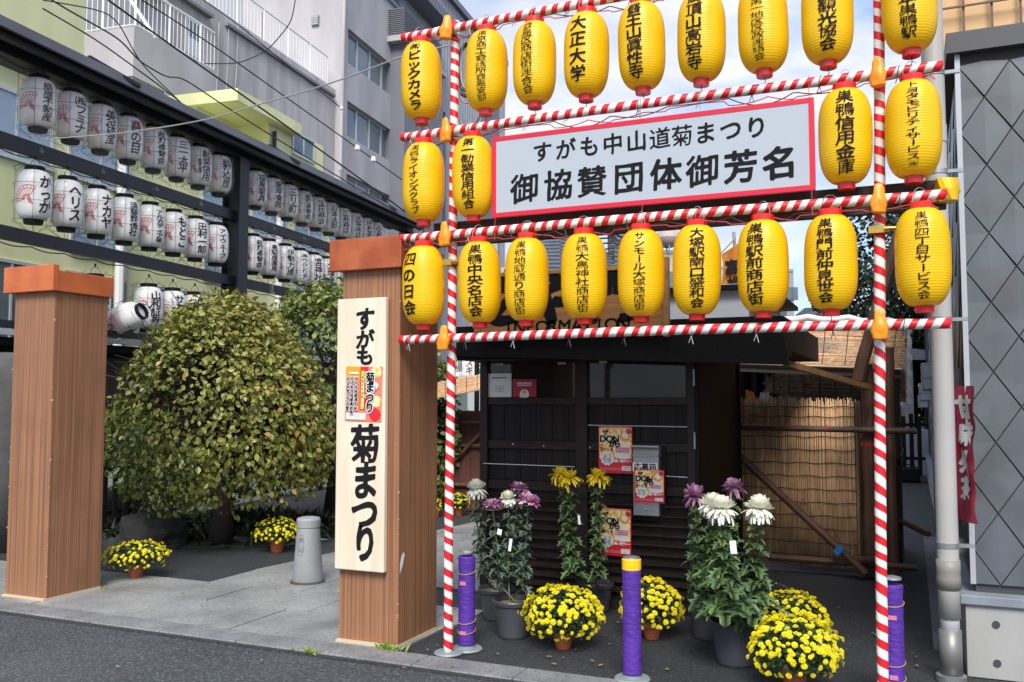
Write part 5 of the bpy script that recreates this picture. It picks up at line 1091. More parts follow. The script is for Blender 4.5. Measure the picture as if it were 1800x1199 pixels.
def block(name, label, u0, u1, v, D, m, cat='building', dp=6, nz_=None):
    a, b = pD(u0, 600, D), pD(u1, 600, D); z = pD((u0+u1)/2, v, D).z; t = thing(name, label, cat, ((a.x+b.x)/2, (a.y+b.y)/2, 0)); k = Vector((-(b-a).y, (b-a).x, 0)).normalized()*dp
    A0, B0 = Vector((a.x, a.y, 0)), Vector((b.x, b.y, 0)); U_ = Vector((0, 0, z))
    part('wall', MB().hexa([A0, B0, B0+U_, A0+U_], [A0+k, B0+k, B0+U_+k, A0+U_+k]), m, t)
    part('parapet', MB().hexa([A0+U_*1.001-k*0.01, B0+U_*1.001-k*0.01, B0+U_*1.001+Vector((0, 0, 0.2))-k*0.01, A0+U_*1.001+Vector((0, 0, 0.2))-k*0.01], [A0+U_*1.001+k, B0+U_*1.001+k, B0+U_*1.001+k+Vector((0, 0, 0.2)), A0+U_*1.001+k+Vector((0, 0, 0.2))]), m, t)
    n = 2
    for i in range(n):
        c = A0.lerp(B0, (i+0.5)/n)-k*0.012; e = (B0-A0).normalized()*0.45
        for zz in (z-2.2, z-5): part('window', MB().hexa([c-e+Vector((0, 0, zz)), c+e+Vector((0, 0, zz)), c+e+Vector((0, 0, zz+1)), c-e+Vector((0, 0, zz+1))], [c-e+k*0.01+Vector((0, 0, zz)), c+e+k*0.01+Vector((0, 0, zz)), c+e+k*0.01+Vector((0, 0, zz+1)), c-e+k*0.01+Vector((0, 0, zz+1))]), pane_m, t)
    return t
block('far_building', 'pale beige far building carrying the round water tank', 1168, 1215, 446, 60, mat('pale_beige', (0.45, 0.41, 0.39), 0.8))
block('far_building', 'slim grey far building beside the right lowest lanterns', 1384, 1397, 478, 70, mat('mid_grey_wall', (0.27, 0.29, 0.32), 0.8))
block('far_building', 'low flat grey far building behind the orange pennant', 1265, 1384, 472, 72, mat('pale_grey_far', (0.40, 0.42, 0.45), 0.8))
c = pD(1174, 419, 60); WT = thing('water_tank', 'round pinkish beige water tank on thin legs on a far roof', 'tank', c)
part('tank', MB().lathe([(0.25, -0.62), (0.55, -0.52), (0.80, -0.2), (0.83, -0.05), (0.86, 0.0), (0.83, 0.05), (0.78, 0.25), (0.52, 0.5), (0.22, 0.58), (0.22, 0.74), (0.0, 0.75)], c=c, n=24, cap=False), mat('tank_beige', (0.42, 0.34, 0.32), 0.6), WT, smooth=True)
for a in (0.4, 1.97, 3.54, 5.11): part('leg', MB().tube([c+Vector((0.5*math.cos(a), 0.5*math.sin(a), -0.5)), c+Vector((0.6*math.cos(a), 0.6*math.sin(a), -1.1))], 0.05, 5), STEEL, WT)
# orange pennant
PN = thing('orange_pennant', 'orange cloth pennant with dark writing on a leaning bamboo pole', 'pennant', pY(1296, 505, 9.5))
part('bamboo_pole', MB().tube([pY(1300, 640, 9.5), pY(1296, 500, 9.5), pY(1290, 408, 9.5)], 0.018, 7), mat('grey_bamboo', (0.35, 0.32, 0.28), 0.6), PN)
part('cross_stick', MB().tube([pY(1262, 452, 9.45), pY(1293, 418, 9.45)], 0.008, 5), mat('grey_bamboo', (0.3, 0.3, 0.3)), PN)
mb = MB(); nu, nv = 8, 14
for j in range(nv+1):
    for i in range(nu+1):
        s, v = i/nu, j/nv; u = 1268+s*38+3*math.sin(v*4); vv = 448-s*26+v*(62+s*30)
        mb.v.append(tuple(pY(u, vv, 9.45+0.03*math.sin(s*7+v*3))))
for j in range(nv):
    for i in range(nu): o = j*(nu+1)+i; mb.f.append((o, o+1, o+nu+2, o+nu+1))
part('cloth', mb, mat('orange_cloth', (0.62, 0.22, 0.03), 0.7, transl=0.3), PN, smooth=True)
part('lettering', letters([('宮', 1286, -470, 24, 26), ('地', 1290, -498, 22, 22)], lambda x, y: pY(x, -y, 9.40), n=24, bold=0.06, brush=0.8), INK, PN)
tiled_roof('temple_roof', 'dark curved temple roof corner left of the far dark tree', [(1398, 556), (1500, 560), (1480, 538), (1415, 543)], (30, 30, 33, 33), 6, 12)
# ================================================================== left gap between pillar and booth
redwood = mat('red_brown_boards', (0.11, 0.035, 0.028), 0.7, col2=(0.07, 0.025, 0.02), vs=3, st=(5, 5, 0.5))
GY = 11.2
t = thing('board_fence', 'red-brown board fence with log rails glimpsed between left striped post and booth', 'fence', pG(820, 870))
xa, xb = pY(700, 800, GY).x, pY(862, 800, GY).x; zt_ = pY(820, 722, GY).z; x = xa
while x < xb: part('plank', MB().box(x+0.004, x+0.186, GY, GY+0.02, 0.03, zt_), redwood, t); x += 0.19
for v in (743, 783, 852): part('rail', MB().tube([(xa, GY-0.04, pY(820, v, GY).z), (xb, GY-0.04, pY(820, v, GY).z)], 0.028, 8), log, t)
part('brace', MB().tube([pY(780, 830, GY-0.08), pY(850, 755, GY-0.08)], 0.025, 8), log, t)
part('post', MB().box(pY(826, 800, GY-0.1).x, pY(831, 800, GY-0.1).x, GY+0.03, GY+0.1, 0, zt_+0.75), bw_, t)
t = thing('reed_canopy', 'small sunlit reed canopy above the red-brown fence left of the booth', 'canopy', pY(820, 680, 10.6))
reed_roof(pY(700, 712, 10.4), pY(866, 680, 10.4), pY(866, 655, 10.9), pY(700, 686, 10.9), 20, reed, t, 9, 0.0)
t = thing('stall_hut', 'pale stall hut with a greenish window strip behind the red-brown fence', 'hut', pY(820, 700, 13))
xa, xb = pY(690, 700, 13).x, pY(900, 700, 13).x; part('wall', MB().box(xa, xb, 13, 15, 0, 1.9), mat('pale_hut', (0.42, 0.45, 0.46), 0.7), t); part('window', MB().box(pY(800, 700, 13).x, pY(822, 700, 13).x, 12.96, 12.99, 1.3, 1.72), pane_m, t); part('green_strip', MB().box(pY(795, 700, 13).x, pY(824, 700, 13).x, 12.94, 12.985, 1.74, 1.82), mat('mint_strip', (0.15, 0.35, 0.27), 0.5), t)
for k, (u, v, tx) in enumerate(((804, 640, '福屋'), (822, 638, 'スズキ'), (839, 640, 'マン園'))):
    p = pD(u, v, 16.5); a_, b_, z_ = ab(p)
    white_lantern(b_, z_, tx, f'white lantern seen in the gap left of the booth, {ORD[k]} of three from the left', 'white lanterns in the gap beside the booth', bag=k, a=a_, rz=-0.0)
struct('gap_rack_beam', MB().bar(pD(780, 602, 16.5), pD(860, 602, 16.5), 0.12), rk)
# power cables across the sky
def cable(pts, D, r, m, label, name='power_cable', knobs=()):
    P2_ = []
    for i in range(len(pts)-1):
        for k in range(8): P2_.append((pts[i][0]+(pts[i+1][0]-pts[i][0])*k/8, pts[i][1]+(pts[i+1][1]-pts[i][1])*k/8))
    P2_.append(pts[-1]); n = len(P2_)
    # smooth
    A = np.array(P2_); 
    for _ in range(6): A[1:-1] = (A[:-2]+2*A[1:-1]+A[2:])/4
    Dn = [D[0]+(D[1]-D[0])*i/(n-1) for i in range(n)]
    w3 = [pD(A[i][0], A[i][1], Dn[i]) for i in range(n)]; t = thing(name, label, 'cable', w3[0]); part('cable', MB().tube(w3, r, 5), m, t)
    for u, v in knobs:
        i = int(np.argmin((A[:, 0]-u)**2+(A[:, 1]-v)**2)); part('insulator', MB().lathe([(0.02, -0.06), (0.055, -0.04), (0.055, 0.04), (0.02, 0.06)], c=w3[i], n=10), WHITEP, t)
cable([(190, 0), (290, 72), (380, 135), (480, 205), (600, 290), (712, 372)], (12, 17), 0.015, WIRE, 'thick black power cable slanting from top left down to the lanterns')
cable([(75, -10), (120, 18), (210, 68), (245, 108), (292, 136), (320, 136), (400, 190), (520, 265), (700, 375)], (11, 17), 0.012, WIRE, 'black cable with a sagging kink over the grey terrace building')
cable([(75, 245), (200, 236), (300, 222), (375, 208), (450, 185), (540, 160), (620, 133), (712, 97), (790, 80)], (9, 6), 0.006, GREYWIRE, 'thin pale cord swagging from the rack up to the striped frame')
cable([(250, 0), (375, 80), (480, 155), (600, 240), (712, 320)], (14, 19), 0.012, WIRE, 'thin black wire with a white insulator above the lime canopy', knobs=((627, 262), (650, 280)))
cable([(75, 15), (170, 70), (280, 150), (320, 182)], (11, 13), 0.010, WIRE, 'thin wire running over the left end of the dark rack roof')
cable([(520, -5), (512, 40), (470, 90), (420, 112), (360, 112)], (22, 24), 0.014, WIRE, 'thin looping wire hanging off the grey office building')
cable([(350, -5), (415, 40), (500, 110), (600, 190)], (20, 26), 0.014, WIRE, 'straight wire crossing the blank wall of the grey office building', knobs=((598, 188),))
cable([(75, 0), (200, 22), (245, 110), (320, 182)], (10, 13), 0.008, WIRE, 'short thin wire crossing in front of the terrace railing')
# ================================================================== PLANTS
def inst_np(tv, tf, M, off):
    """template verts (n,3) placed with matrices (k,3,3) and offsets (k,3)"""
    V = np.einsum('kij,nj->kni', M, tv)+off[:, None, :]; n = len(tv); k = len(off)
    F_ = []
    for f in tf: F_.append(np.array(f)[None, :]+np.arange(k)[:, None]*n)
    return V.reshape(-1, 3), F_
def mesh_np(name, V, Fl, m, tint=None, nt_=1, root=(0, 0, 0)):
    me = bpy.data.meshes.new(name); V = V-np.array(root)
    faces = []
    for F_ in Fl: faces += F_.tolist()
    me.from_pydata(V.tolist(), [], faces); me.materials.append(m)
    if tint is not None:
        a = me.attributes.new('tint', 'FLOAT', 'POINT'); a.data.foreach_set('value', np.repeat(tint, nt_).astype(np.float32))
    return me
def basis(nrm, spin):
    """rotation matrices taking local z to nrm and spinning about it"""
    nrm = nrm/np.linalg.norm(nrm, axis=1, keepdims=True); ref = np.where(np.abs(nrm[:, 2:3]) > 0.95, np.array([[1.0, 0, 0]]), np.array([[0, 0, 1.0]]))
    a = np.cross(ref, nrm); a /= np.linalg.norm(a, axis=1, keepdims=True); b = np.cross(nrm, a)
    c, s = np.cos(spin)[:, None], np.sin(spin)[:, None]
    return np.stack([a*c+b*s, -a*s+b*c, nrm], 2)
LEAF_V = np.array([(0, 0, 0), (0.26, 0.28, 0.05), (0.33, 0.62, 0.03), (0, 1.05, -0.12), (-0.33, 0.62, 0.03), (-0.26, 0.28, 0.05), (0, 0.5, -0.03)])
LEAF_F = [(0, 1, 6), (1, 2, 6), (2, 3, 6), (3, 4, 6), (4, 5, 6), (5, 0, 6)]
def crown(name, c, R, n, size, m, parent, seed=0, bell=0.0, shell=0.72, tintf=None, gap=0.0, droop=0.5, low=-0.5, clumps=140, layers=True):
    r = np.random.default_rng(seed); c = np.array(c); R = np.array(R)
    # clump centres spread over the dome
    d = r.normal(size=(clumps*3, 3)); d /= np.linalg.norm(d, axis=1, keepdims=True); d = d[d[:, 2] > low][:clumps]
    nn = np.array([mnoise.noise(Vector(x*2.2)+Vector((seed*5.0, 0, 0))) for x in d])
    rad = shell+(1-shell)*r.random(len(d))**0.55+0.06*nn
    cc = d*rad[:, None]
    w_ = r.random(len(d))+0.3; idx = r.choice(len(d), n, p=w_/w_.sum())
    sp = 0.15+0.05*r.random(n); p = cc[idx]+r.normal(size=(n, 3))*sp[:, None]*np.array([1, 1, 0.55 if layers else 1])
    ln = np.linalg.norm(p, axis=1); k = (ln < 1.04) & (p[:, 2] > low*1.0-0.08); p = p[k]; ln = ln[k]; n = len(p)
    if bell: p = p*np.stack([1-bell*np.clip(p[:, 2], -1, 1)*(1-0.4*np.clip(p[:, 2], 0, 1))]*2+[np.ones(n)], 1)
    pos = c+p*R
    out_ = p/ln[:, None]; nrm = out_*0.75+r.normal(size=(n, 3))*0.55+np.array([0, 0, 0.35])
    M = basis(nrm, r.random(n)*2*PI)
    # the leaf's long axis (local y) leans outward and down
    yax = out_*0.7+r.normal(size=(n, 3))*0.5+np.array([0, 0, -droop]); z = M[:, :, 2]; yax -= z*(yax*z).sum(1, keepdims=True); yax /= np.linalg.norm(yax, axis=1, keepdims=True)
    x = np.cross(yax, z); M = np.stack([x, yax, z], 2)*(size*(0.65+0.6*r.random(n)))[:, None, None]
    V, Fl = inst_np(LEAF_V, LEAF_F, M, pos)
    tn = tintf(p, r) if tintf else r.random(n)
    root = rootloc(parent)
    me = mesh_np(name, V, Fl, m, np.clip(tn, 0, 1), len(LEAF_V), root); return part(name, me, None, parent)
def branches(c, R, base, parent, m, n=40, seed=1, r0=0.09, low=-0.3):
    rr = random.Random(seed); mb = MB(); base = Vector(base); c = Vector(c)
    fork = base.lerp(c, 0.75)
    part('trunk', MB().tube([base, base.lerp(fork, 0.35)+Vector((0.04, 0, 0)), base.lerp(fork, 0.7)+Vector((-0.05, 0.03, 0)), fork], [r0*1.3, r0, r0*0.85, r0*0.7], 12), m, parent, smooth=True)
    for i in range(n):
        d = Vector((rr.gauss(0, 1), rr.gauss(0, 1), rr.gauss(0, 1))).normalized()
        if d.z < low: d.z = abs(d.z)*0.3
        tip = c+Vector((d.x*R[0], d.y*R[1], d.z*R[2]))*0.93; s = base.lerp(fork, rr.uniform(0.45, 1)); mid = s.lerp(tip, 0.5)+Vector((rr.uniform(-.12, .12), rr.uniform(-.12, .12), rr.uniform(0, .18)))
        mb.tube([s, mid, tip], [0.028, 0.016, 0.005], 5)
        for k in range(4):
            t2 = tip+Vector((rr.gauss(0, .18), rr.gauss(0, .18), rr.gauss(0, .12)))*R[0]; mb.tube([mid.lerp(tip, rr.uniform(0.1, 0.8)), t2], [0.009, 0.003], 4)
    part('branches', mb, m, parent, kind='stuff')
bark = mat('dark_bark', (0.028, 0.020, 0.018), 0.9, bump=0.6, bs=20)
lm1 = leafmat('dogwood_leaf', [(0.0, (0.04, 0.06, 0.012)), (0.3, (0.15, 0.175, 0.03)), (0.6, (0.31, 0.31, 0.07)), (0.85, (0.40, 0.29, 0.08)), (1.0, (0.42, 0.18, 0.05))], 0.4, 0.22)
TD = 9.7; tc_ = pD(392, 705, TD); R1 = None
T1 = thing('round_tree', 'broad rounded tree with yellowing olive green leaves behind the paved forecourt', 'tree', (tc_.x, tc_.y, 0))
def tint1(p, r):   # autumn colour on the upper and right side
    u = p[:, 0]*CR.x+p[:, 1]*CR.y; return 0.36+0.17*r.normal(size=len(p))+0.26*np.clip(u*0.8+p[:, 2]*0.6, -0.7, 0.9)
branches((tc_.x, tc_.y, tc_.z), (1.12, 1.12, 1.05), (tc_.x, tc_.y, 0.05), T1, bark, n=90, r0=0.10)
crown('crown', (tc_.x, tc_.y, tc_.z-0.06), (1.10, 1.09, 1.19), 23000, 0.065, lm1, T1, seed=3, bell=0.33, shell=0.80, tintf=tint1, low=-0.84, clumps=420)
lm2 = leafmat('dark_green_leaf', [(0.0, (0.02, 0.035, 0.01)), (0.5, (0.10, 0.15, 0.03)), (1.0, (0.30, 0.32, 0.07))], 0.4, 0.2)
c2 = pD(585, 670, 11.5); T2 = thing('garden_tree', 'green garden tree half hidden behind the lettered right pillar', 'tree', (c2.x, c2.y, 0))
branches(c2, (1.0, 1.0, 1.15), (c2.x, c2.y, 0.0), T2, bark, n=34, seed=5)
crown('crown', c2, (1.02, 1.02, 1.28), 7500, 0.085, lm2, T2, seed=8, shell=0.7, tintf=lambda p, r: 0.5+0.2*r.normal(size=len(p))+0.2*p[:, 2], low=-0.95, clumps=170)
c3 = pD(752, 745, 12.5); T3 = thing('garden_shrub', 'narrow olive shrub glimpsed between right pillar and left striped post', 'shrub', (c3.x, c3.y, 0))
branches(c3, (0.45, 0.45, 0.95), (c3.x, c3.y, 0.0), T3, bark, n=14, seed=6)
crown('crown', c3, (0.42, 0.42, 1.12), 3200, 0.09, lm2, T3, seed=9, shell=0.6, tintf=lambda p, r: 0.62+0.2*r.normal(size=len(p)), low=-0.97, clumps=70)
lm4 = leafmat('deep_green_leaf', [(0.0, (0.012, 0.022, 0.010)), (0.6, (0.035, 0.055, 0.022)), (1.0, (0.10, 0.14, 0.05))], 0.5, 0.15)
for nm, lab, u, v, D, R_, n in (('dark_tree', 'tall dark green tree behind the right striped post and awning', 1560, 505, 22, (1.75, 1.75, 2.35), 11000), ('dark_tree', 'smaller dark tree standing lower beside the alley mouth', 1602, 650, 24, (0.8, 0.8, 1.6), 3500)):
    c = pD(u, v, D); t = thing(nm, lab, 'tree', (c.x, c.y, 0)); branches(c, R_, (c.x, c.y, 0.0), t, bark, n=30, seed=n, r0=0.15)
    crown('crown', c, R_, n, 0.13, lm4, t, seed=n % 17, shell=0.55, low=-0.97, clumps=120, layers=False)
# low sasa and rocks under the tree
grm_ = leafmat('sasa_blade', [(0.0, (0.008, 0.018, 0.008)), (1.0, (0.035, 0.06, 0.02))], 0.5, 0.1)
r = np.random.default_rng(4); n = 5200
base = pG(395, 945); bu = r.normal(size=n)*0.55; bw2_ = r.normal(size=n)*0.30
pos = np.stack([base.x+bu*CR.x+bw2_*FH.x, base.y+0.35+bu*CR.y+bw2_*FH.y, np.zeros(n)], 1)
hgt = 0.30*np.exp(-(bu/0.75)**2)*(0.6+0.6*r.random(n)); pos[:, 2] = hgt*0.4*r.random(n)
BL_V = np.array([(-0.05, 0, 0), (0.05, 0, 0), (0.07, 0.5, 0.1), (-0.07, 0.5, 0.1), (0, 1.0, -0.05)]); BL_F = [(0, 1, 2, 3), (3, 2, 4)]
dirv = r.normal(size=(n, 3)); dirv[:, 2] = np.abs(dirv[:, 2])*0.7+0.5; M = basis(r.normal(size=(n, 3))*[1, 1, .4]+[0, 0, 1.0], r.random(n)*6.28)
y = dirv/np.linalg.norm(dirv, axis=1, keepdims=True); z = M[:, :, 2]; y = y-z*(y*z).sum(1, keepdims=True)*0.7; y /= np.linalg.norm(y, axis=1, keepdims=True); x = np.cross(y, z)
M = np.stack([x, y, z], 2)*(0.22*(0.7+0.5*r.random(n)))[:, None, None]; V, Fl = inst_np(BL_V, BL_F, M, pos)
tag(part('ground_cover', mesh_np('ground_cover', V, Fl, grm_, r.random(n), 5), None, None), 'dark blades of bamboo grass under the round tree', 'grass', kind='stuff')
rockm = mat('dark_garden_rock', (0.016, 0.016, 0.017), 0.85, col2=(0.026, 0.028, 0.024), vs=4, bump=0.7, bs=12)
def rock(u, v, s, label, seed):
    p = pG(u, v); mb = MB(); bm = bmesh.new(); bmesh.ops.create_icosphere(bm, subdivisions=3, radius=1)
    for vx in bm.verts:
        d = vx.co.copy(); vx.co = d*(1+0.35*mnoise.noise(d*1.6+Vector((seed*3, 0, 0)))+0.12*mnoise.noise(d*4+Vector((seed, 0, 0)))); vx.co = Vector((vx.co.x*s[0], vx.co.y*s[1], max(-0.1, vx.co.z*s[2])))
    me = bpy.data.meshes.new('rock'); bm.to_mesh(me); bm.free(); me.materials.append(rockm); o = part('rock', me, None, None, loc=(p.x, p.y, s[2]*0.35)); tag(o, label, 'rock')
rock(268, 958, (0.42, 0.35, 0.26), 'large dark garden rock beside the left gate pillar', 1)
rock(200, 925, (0.35, 0.4, 0.42), 'dark upright garden rock half behind the left gate pillar', 2)
rock(420, 955, (0.16, 0.10, 0.07), 'small flat rock in the bamboo grass under the tree', 3)
struct('garden_bed', MB().hexa([pG(185, 965)+Vector((0, 0, -0.02)), pG(430, 962)+Vector((0, 0, -0.02)), pG(470, 900)+Vector((0, 0, -0.02)), pG(215, 900)+Vector((0, 0, -0.02))], [pG(185, 965)+Vector((0, 0, 0.012)), pG(430, 962)+Vector((0, 0, 0.012)), pG(470, 900)+Vector((0, 0, 0.012)), pG(215, 900)+Vector((0, 0, 0.012))]), earth)
# carved dark stone behind left pillar
tag(part('stone_pillar', MB().lathe([(0.30, 0), (0.34, 1.0), (0.40, 1.7), (0.36, 1.95), (0.2, 2.02)], c=W(-7.75, 7.6, 0), n=14, fn=lambda a, z: 1+0.18*mnoise.noise(Vector((math.cos(a), math.sin(a), z*1.2)))), mat('weathered_dark_stone', (0.10, 0.10, 0.10), 0.85, col2=(0.05, 0.05, 0.05), vs=2, bump=0.5, bs=8), None, loc=W(-7.75, 7.6, 0), smooth=True), 'dark weathered standing stone just behind the left gate pillar', 'stone')

# ---- flower heads
def petal_head(kind, seed=0):
    rr = random.Random(seed); mb = MB(); tints = []
    def petal(az, el, L, w_, curl, cup=0.25, z0=0.0, seg=4, tint=0.5, twist=0):
        d = Vector((math.cos(az)*math.cos(el), math.sin(az)*math.cos(el), math.sin(el))); side = Vector((-math.sin(az), math.cos(az), 0)); p = Vector((0, 0, z0))+d*0.006; e = el; base = len(mb.v)
        for i in range(seg+1):
            t = i/seg; ww = w_*(0.45+1.1*math.sin(PI*min(1, 0.12+t*0.80)))*0.6; d = Vector((math.cos(az)*math.cos(e), math.sin(az)*math.cos(e), math.sin(e))); up = side.cross(d)*-1
            mb.v += [tuple(p-side*ww+up*ww*cup), tuple(p), tuple(p+side*ww+up*ww*cup)]; tints.extend([tint+0.12*t]*3)
            p = p+d*(L/seg); e += curl/seg; az += twist/seg; side = Vector((-math.sin(az), math.cos(az), 0))
        for i in range(seg):
            o = base+i*3; mb.f += [(o, o+1, o+4, o+3), (o+1, o+2, o+5, o+4)]
    if kind == 'white':
        for ring, (n, el, L, w_, curl) in enumerate([(12, 1.35, 0.034, 0.018, 0.9), (16, 1.1, 0.042, 0.019, 1.3), (18, 0.85, 0.050, 0.019, 1.5), (20, 0.55, 0.056, 0.019, 1.6), (22, 0.25, 0.060, 0.018, 1.5), (20, -0.05, 0.062, 0.017, 0.9), (18, -0.3, 0.070, 0.013, -0.5), (14, -0.5, 0.080, 0.010, -1.0)]):
            for i in range(int(n*1.35)): petal(2*PI*(i+rr.random()*0.6)/(n*1.35)+ring, el+rr.uniform(-.12, .12), L*rr.uniform(.85, 1.12), w_, curl*rr.uniform(.7, 1.3), 0.5, 0.012*(1-ring/7), tint=0.1+0.11*ring+rr.uniform(-.08, .08), twist=rr.uniform(-.3, .3))
    elif kind == 'pink':
        for ring, (n, el, L, w_, curl) in enumerate([(12, 1.3, 0.026, 0.014, 0.9), (16, 1.0, 0.036, 0.015, 1.1), (20, 0.7, 0.046, 0.015, 1.0), (22, 0.4, 0.054, 0.015, 0.8), (22, 0.15, 0.060, 0.014, 0.4), (18, -0.1, 0.062, 0.013, -0.2)]):
            for i in range(int(n*1.35)): petal(2*PI*(i+rr.random()*0.5)/(n*1.35)+ring, el+rr.uniform(-.15, .15), L*rr.uniform(.85, 1.12), w_, curl*rr.uniform(.6, 1.4), 0.7, 0.006, tint=rr.choice((0.15, 0.25, 0.6, 0.9)), twist=rr.uniform(-.4, .4))
    elif kind == 'mauve':
        for ring, (n, el, L, w_, curl) in enumerate([(12, 1.3, 0.030, 0.013, 1.4), (16, 1.0, 0.042, 0.014, 2.0), (18, 0.6, 0.052, 0.014, 2.0), (20, 0.2, 0.058, 0.014, 1.8), (16, -0.2, 0.060, 0.012, 0.8), (10, -0.6, 0.070, 0.010, -0.5)]):
            for i in range(int(n*1.35)): petal(2*PI*(i+rr.random()*0.7)/(n*1.35)+ring, el+rr.uniform(-.25, .25), L*rr.uniform(.8, 1.2), w_, curl*rr.uniform(.6, 1.3), 0.8, 0.008, tint=rr.uniform(0.1, 0.8), twist=rr.uniform(-1, 1))
    else:   # yellow spider
        for ring, (n, el, L, w_, curl) in enumerate([(12, 1.2, 0.034, 0.014, 1.3), (16, 0.8, 0.048, 0.014, 1.4), (18, 0.4, 0.060, 0.013, 0.9), (16, 0.15, 0.072, 0.012, -0.8), (12, -0.1, 0.078, 0.010, -1.2)]):
            for i in range(int(n*1.35)): petal(2*PI*(i+rr.random()*0.7)/(n*1.35)+ring, el+rr.uniform(-.2, .2), L*rr.uniform(.8, 1.2), w_, curl*rr.uniform(.6, 1.6), 0.8, 0.006, tint=rr.uniform(0.2, 0.9), twist=rr.uniform(-.8, .8))
    me = mesh_of('flower_head', mb, smooth=True); a = me.attributes.new('tint', 'FLOAT', 'POINT'); a.data.foreach_set('value', np.clip(tints, 0, 1).astype(np.float32)); me.materials.append(PETM[kind]); return me
PETM = {'white': leafmat('white_petal', [(0, (0.80, 0.74, 0.36)), (0.35, (0.86, 0.84, 0.62)), (1, (0.88, 0.88, 0.82))], 0.5, 0.25), 'pink': leafmat('pink_petal', [(0, (0.36, 0.06, 0.20)), (0.4, (0.50, 0.16, 0.34)), (1, (0.74, 0.55, 0.66))], 0.5, 0.2),
        'mauve': leafmat('mauve_petal', [(0, (0.32, 0.09, 0.22)), (1, (0.62, 0.36, 0.52))], 0.5, 0.2), 'yellow': leafmat('yellow_petal', [(0, (0.62, 0.42, 0.01)), (1, (0.85, 0.66, 0.03))], 0.5, 0.2)}
HEADS = {k: [petal_head(k, s) for s in (1, 2)] for k in PETM}
# lobed chrysanthemum leaf
def mum_leaf(m, nm):
    o = [(0, 0), (0.08, 0.14), (0.32, 0.10), (0.16, 0.30), (0.50, 0.36), (0.22, 0.50), (0.44, 0.70), (0.17, 0.72), (0.16, 0.90), (0.0, 1.04)]
    sp = [0.0, 0.12, 0.25, 0.42, 0.5, 0.6, 0.7, 0.78, 0.9, 1.0]
    V = []; F_ = []
    zf = lambda x, y: 0.10*abs(x)**1.0+0.16*y-0.34*y*y-0.12*abs(x)*math.sin(y*14)
    for y in sp: V.append((0, y, zf(0, y)))
    for sgn in (1, -1):
        b = len(V)
        for x, y in o[1:-1]: V.append((sgn*x, y, zf(x, y)))
        for i in range(len(o)-3):
            j = i; q = (i, i+1, b+j+1, b+j) if i+1 < len(sp) else None
            F_.append((sp and i, i+1, b+i+1, b+i) if False else ((0 if i == 0 else i), i+1, b+i+1, b+i))
        F_.append((len(o)-3, 9, b+len(o)-3))
    me = bpy.data.meshes.new(nm); me.from_pydata(V, [], F_); me.materials.append(m); me.shade_smooth(); return me
mlv = mat('mum_leaf_green', (0.115, 0.19, 0.070), 0.5, col2=(0.07, 0.125, 0.052), vs=3, transl=0.12)
mlv2 = mat('mum_leaf_grey_green', (0.105, 0.16, 0.11), 0.55, col2=(0.06, 0.10, 0.07), vs=3, transl=0.1)
mlv3 = mat('mum_leaf_bright', (0.17, 0.26, 0.06), 0.5, col2=(0.11, 0.18, 0.055), vs=3, transl=0.15)
LM = {0: mum_leaf(mlv, 'leaf'), 1: mum_leaf(mlv2, 'leaf'), 2: mum_leaf(mlv3, 'leaf')}
stemm = mat('mum_stem', (0.07, 0.10, 0.04), 0.6); potg = mat('charcoal_plastic_pot', (0.045, 0.05, 0.06), 0.42, col2=(0.06, 0.065, 0.075), vs=4); soil = mat('pumice_soil', (0.16, 0.10, 0.06), 0.95, col2=(0.30, 0.20, 0.13), vs=60, bump=1.0, bs=80); terr = mat('terracotta_plastic', (0.32, 0.085, 0.035), 0.5, col2=(0.26, 0.07, 0.03), vs=3)
def pot(x, y, r, h, parent, m=potg, rim=0.014):
    part('pot', MB().lathe([(r*0.70, 0), (r*0.74, 0.012), (r*0.92, h-0.035), (r*0.94, h-0.034), (r*1.0, h-0.03), (r*1.03, h-0.008), (r*1.0, h), (r*0.92, h-0.001), (r*0.90, h-0.03)], c=(x, y, 0), n=36, cap=False), m, parent, smooth=False)
    part('soil', MB().lathe([(r*0.895, h-0.032), (0.001, h-0.018)], c=(x, y, 0), n=24, cap=False), soil, parent)
